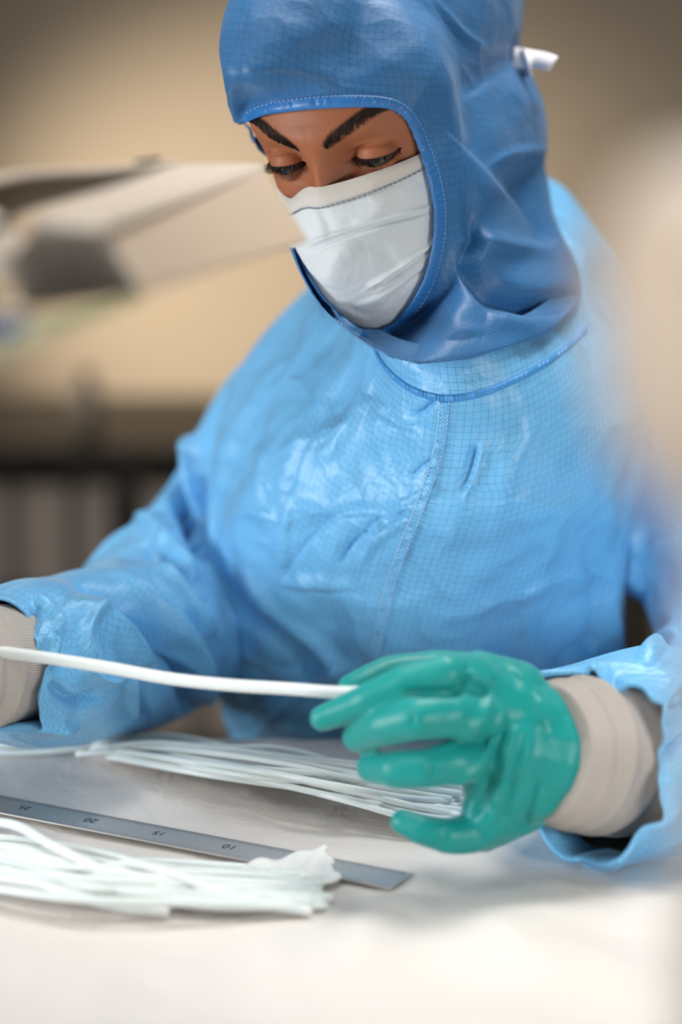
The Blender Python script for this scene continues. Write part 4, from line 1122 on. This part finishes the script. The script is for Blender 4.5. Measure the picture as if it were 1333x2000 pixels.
# ------------------------------------------------------------------ task lamp in the left foreground
lampbase = np.array([-0.42, 1.02])
lamp = empty('task_lamp', (lampbase[0], lampbase[1], TABLE+0.002), 'blurred beige task lamp with a long box-shaped head reaching in from the left', 'lamp')
def loft(name, secs, material, parent, n=40, seg_per=8, rnd_=0.12, caps=True):
    """closed polygon sections (pixel, depth points) lofted, corners rounded"""
    rows = []
    for sec in secs:
        pts = np.array([P(*p) for p in sec]); k = len(pts); out = []
        for i in range(k):
            a, b_, c = pts[i-1], pts[i], pts[(i+1) % k]
            p1, p2 = b_+(a-b_)*rnd_, b_+(c-b_)*rnd_
            for q in range(seg_per):
                s = q/(seg_per-1); out.append((1-s)**2*p1+2*s*(1-s)*b_+s*s*p2)
        rows.append(out)
    rows = np.array(rows)
    V = rows if n == 0 else np.array([rows[0]*(1-s)+rows[-1]*s for s in np.linspace(0, 1, n)]) if len(rows) == 2 else catmull(rows, n)
    # rounded ends
    def shrink(r, k, t_): c = r.mean(0); return c+(r-c)*k+t_
    d0 = V[0].mean(0)-V[1].mean(0); d0 /= np.linalg.norm(d0); d1 = V[-1].mean(0)-V[-2].mean(0); d1 /= np.linalg.norm(d1)
    e = 0.003
    V = np.concatenate([[shrink(V[0], 0.93, d0*e)], [shrink(V[0], 0.98, d0*e*0.7)], V, [shrink(V[-1], 0.98, d1*e*0.7)], [shrink(V[-1], 0.93, d1*e)]])
    return link_mesh(name, W(V).reshape(-1, 3), grid_faces(len(V), V.shape[1], True, True, True), material, parent)
head = loft('lamp_head', [[(95, 428, 1.06), (205, 432, 1.03), (292, 574, 1.01), (40, 606, 1.00), (30, 500, 1.03)],
                          [(500, 326, 1.34), (513, 334, 1.33), (602, 472, 1.28), (575, 478, 1.33), (480, 350, 1.38)]], M['housing'], lamp, 30, 8, 0.10)
loft('shaded_end_cover', [[(60, 448, 0.995), (192, 446, 0.99), (276, 575, 0.985), (36, 604, 0.985), (20, 500, 0.99)],
                   [(66, 446, 1.02), (196, 444, 1.015), (282, 574, 1.005), (40, 604, 1.005), (24, 500, 1.015)]], M['housing_dark'], head, 6, 8, 0.16)  # shade on the end face is put into the dark colour
loft('lit_head_rim', [[(60, 415, 1.02), (200, 428, 1.01), (212, 445, 1.01), (196, 452, 1.00), (60, 450, 1.00)],
                  [(330, 322, 1.22), (512, 319, 1.34), (516, 338, 1.33), (505, 345, 1.33), (340, 350, 1.22)]], M['cream'], head, 20, 6, 0.2)  # paler colour stands in for light on the head's top face
loft('diffuser', [[(-40, 668, 0.97), (290, 576, 1.02), (288, 584, 1.02), (-40, 718, 0.95)],
                  [(-40, 650, 1.05), (250, 572, 1.10), (250, 580, 1.10), (-40, 700, 1.03)]], M['diffuser'], head, 6, 5, 0.1)
loft('lamp_arm', [[(-60, 372, 1.12), (-60, 352, 1.18), (-60, 420, 1.20), (-60, 468, 1.12)],
                  [(60, 344, 1.13), (60, 336, 1.19), (60, 380, 1.22), (60, 415, 1.13)],
                  [(210, 334, 1.17), (210, 328, 1.22), (210, 350, 1.24), (210, 372, 1.18)],
                  [(330, 322, 1.24), (335, 318, 1.27), (335, 328, 1.28), (330, 338, 1.25)]], M['housing_dark'], lamp, 30, 6, 0.18)  # dark colour paints the shaded underside of the arm
loft('lit_arm_top', [[(-60, 366, 1.105), (-60, 346, 1.17), (-60, 352, 1.18), (-60, 378, 1.11)],
                   [(60, 338, 1.115), (60, 330, 1.18), (60, 336, 1.19), (60, 347, 1.12)],
                   [(210, 330, 1.155), (210, 323, 1.21), (210, 328, 1.22), (210, 340, 1.16)],
                   [(340, 318, 1.23), (345, 312, 1.26), (345, 322, 1.27), (340, 330, 1.24)]], M['cream'], lamp, 30, 6, 0.2)  # pale strip paints the arm's top edge as lit from above
v, f = [], []; capsule(v, f, P(-12, 442, 1.05), P(12, 443, 1.06), 0.0028, 0.0028); link_mesh('pivot_knob', W(np.array(v)), f, M['black'], lamp)
v, f = [], []; capsule(v, f, P(268, 317, 1.23), P(312, 308, 1.26), 0.0016, 0.0009); link_mesh('cable_clip', W(np.array(v)), f, M['black'], lamp)
v, f = [], []; capsule(v, f, P(-30, 630, 0.96), P(36, 618, 0.97), 0.0046, 0.0046); kn = link_mesh('switch_knob', W(np.array(v)), f, M['cream'], lamp)
v, f = [], []; capsule(v, f, P(-30, 655, 0.955), P(40, 643, 0.965), 0.0030, 0.0026); link_mesh('lens_ring', W(np.array(v)), f, M['blueglass'], lamp)
# post and base, outside the frame
v, f = [], []
p0 = np.array([lampbase[0], lampbase[1], TABLE+0.02]); p1 = np.array([lampbase[0], lampbase[1], 1.28]); p2 = np.array(W(P(-60, 410, 1.15)))
capsule(v, f, p0, p1, 0.012, 0.012); capsule(v, f, p1, p2, 0.012, 0.012); p3 = np.array(W(P(30, 520, 1.03)))
capsule(v, f, p2, p3, 0.010, 0.010)
link_mesh('post', np.array(v), f, M['cream'], lamp)
lathe('base', [(0.07, 0.0), (0.075, 0.003), (0.075, 0.018), (0.06, 0.026), (0.014, 0.030)], (lampbase[0], lampbase[1], TABLE+0.0025), M['cream'], lamp)
# the lamp's own light, under its diffuser
lp = Vector(W(P(330, 590, 1.15)))-Vector((0, 0, 0.05))
ll = area('task_lamp_light', lp, lp+Vector((0.03, 0.05, -0.4)), 0.26, 0.10, 0.35, (1.0, 0.98, 0.93), 180)
set_parent(ll, lamp)

# ------------------------------------------------------------------ pale equipment housing in the right foreground
eb = W(P(1480, 1500, 0.60))
eq = empty('equipment_housing', (eb[0], eb[1], TABLE+0.002), 'large pale beige equipment housing, strongly blurred, looming at the right frame edge', 'equipment')
def px_loft(name, rows, material, parent, n=60, m_=64, depth=0.05):
    r = catmull(np.array(rows, float), n); V = np.zeros((n, m_, 3)); th = np.linspace(0, 2*PI, m_, endpoint=False)
    for i, (y, xl, xr, d, hd) in enumerate(r):
        c, s = np.cos(th), np.sin(th); c = np.sign(c)*np.abs(c)**0.7; s = np.sign(s)*np.abs(s)**0.7
        for j in range(m_): V[i, j] = P((xl+xr)/2+(xr-xl)/2*c[j], y, d)+np.array([0, -hd*s[j], 0])
    return link_mesh(name, W(V).reshape(-1, 3), grid_faces(n, m_, True, True, True), material, parent)
px_loft('housing', [(330, 1275, 1500, 0.57, 0.020), (350, 1230, 1560, 0.57, 0.035), (420, 1195, 1600, 0.56, 0.045), (520, 1175, 1620, 0.55, 0.050), (700, 1178, 1640, 0.55, 0.05),
                    (820, 1205, 1650, 0.55, 0.05), (920, 1255, 1660, 0.55, 0.048), (1000, 1325, 1670, 0.55, 0.045), (1060, 1400, 1700, 0.55, 0.04), (1085, 1450, 1680, 0.55, 0.02)],
        M['cream'], eq)
v, f = [], []; capsule(v, f, P(1110, 540, 0.70), P(1230, 540, 0.58), 0.0035, 0.004); link_mesh('side_pin', W(np.array(v)), f, M['housing_dark'], eq)
v, f = [], []; q0 = W(P(1500, 1000, 0.55)); capsule(v, f, (eb[0], eb[1], TABLE+0.03), (q0[0], q0[1], q0[2]), 0.016, 0.016); link_mesh('stand', np.array(v), f, M['cream'], eq)
lathe('base', [(0.06, 0.0), (0.065, 0.003), (0.065, 0.02), (0.018, 0.03)], (eb[0], eb[1], TABLE+0.0045), M['cream'], eq)
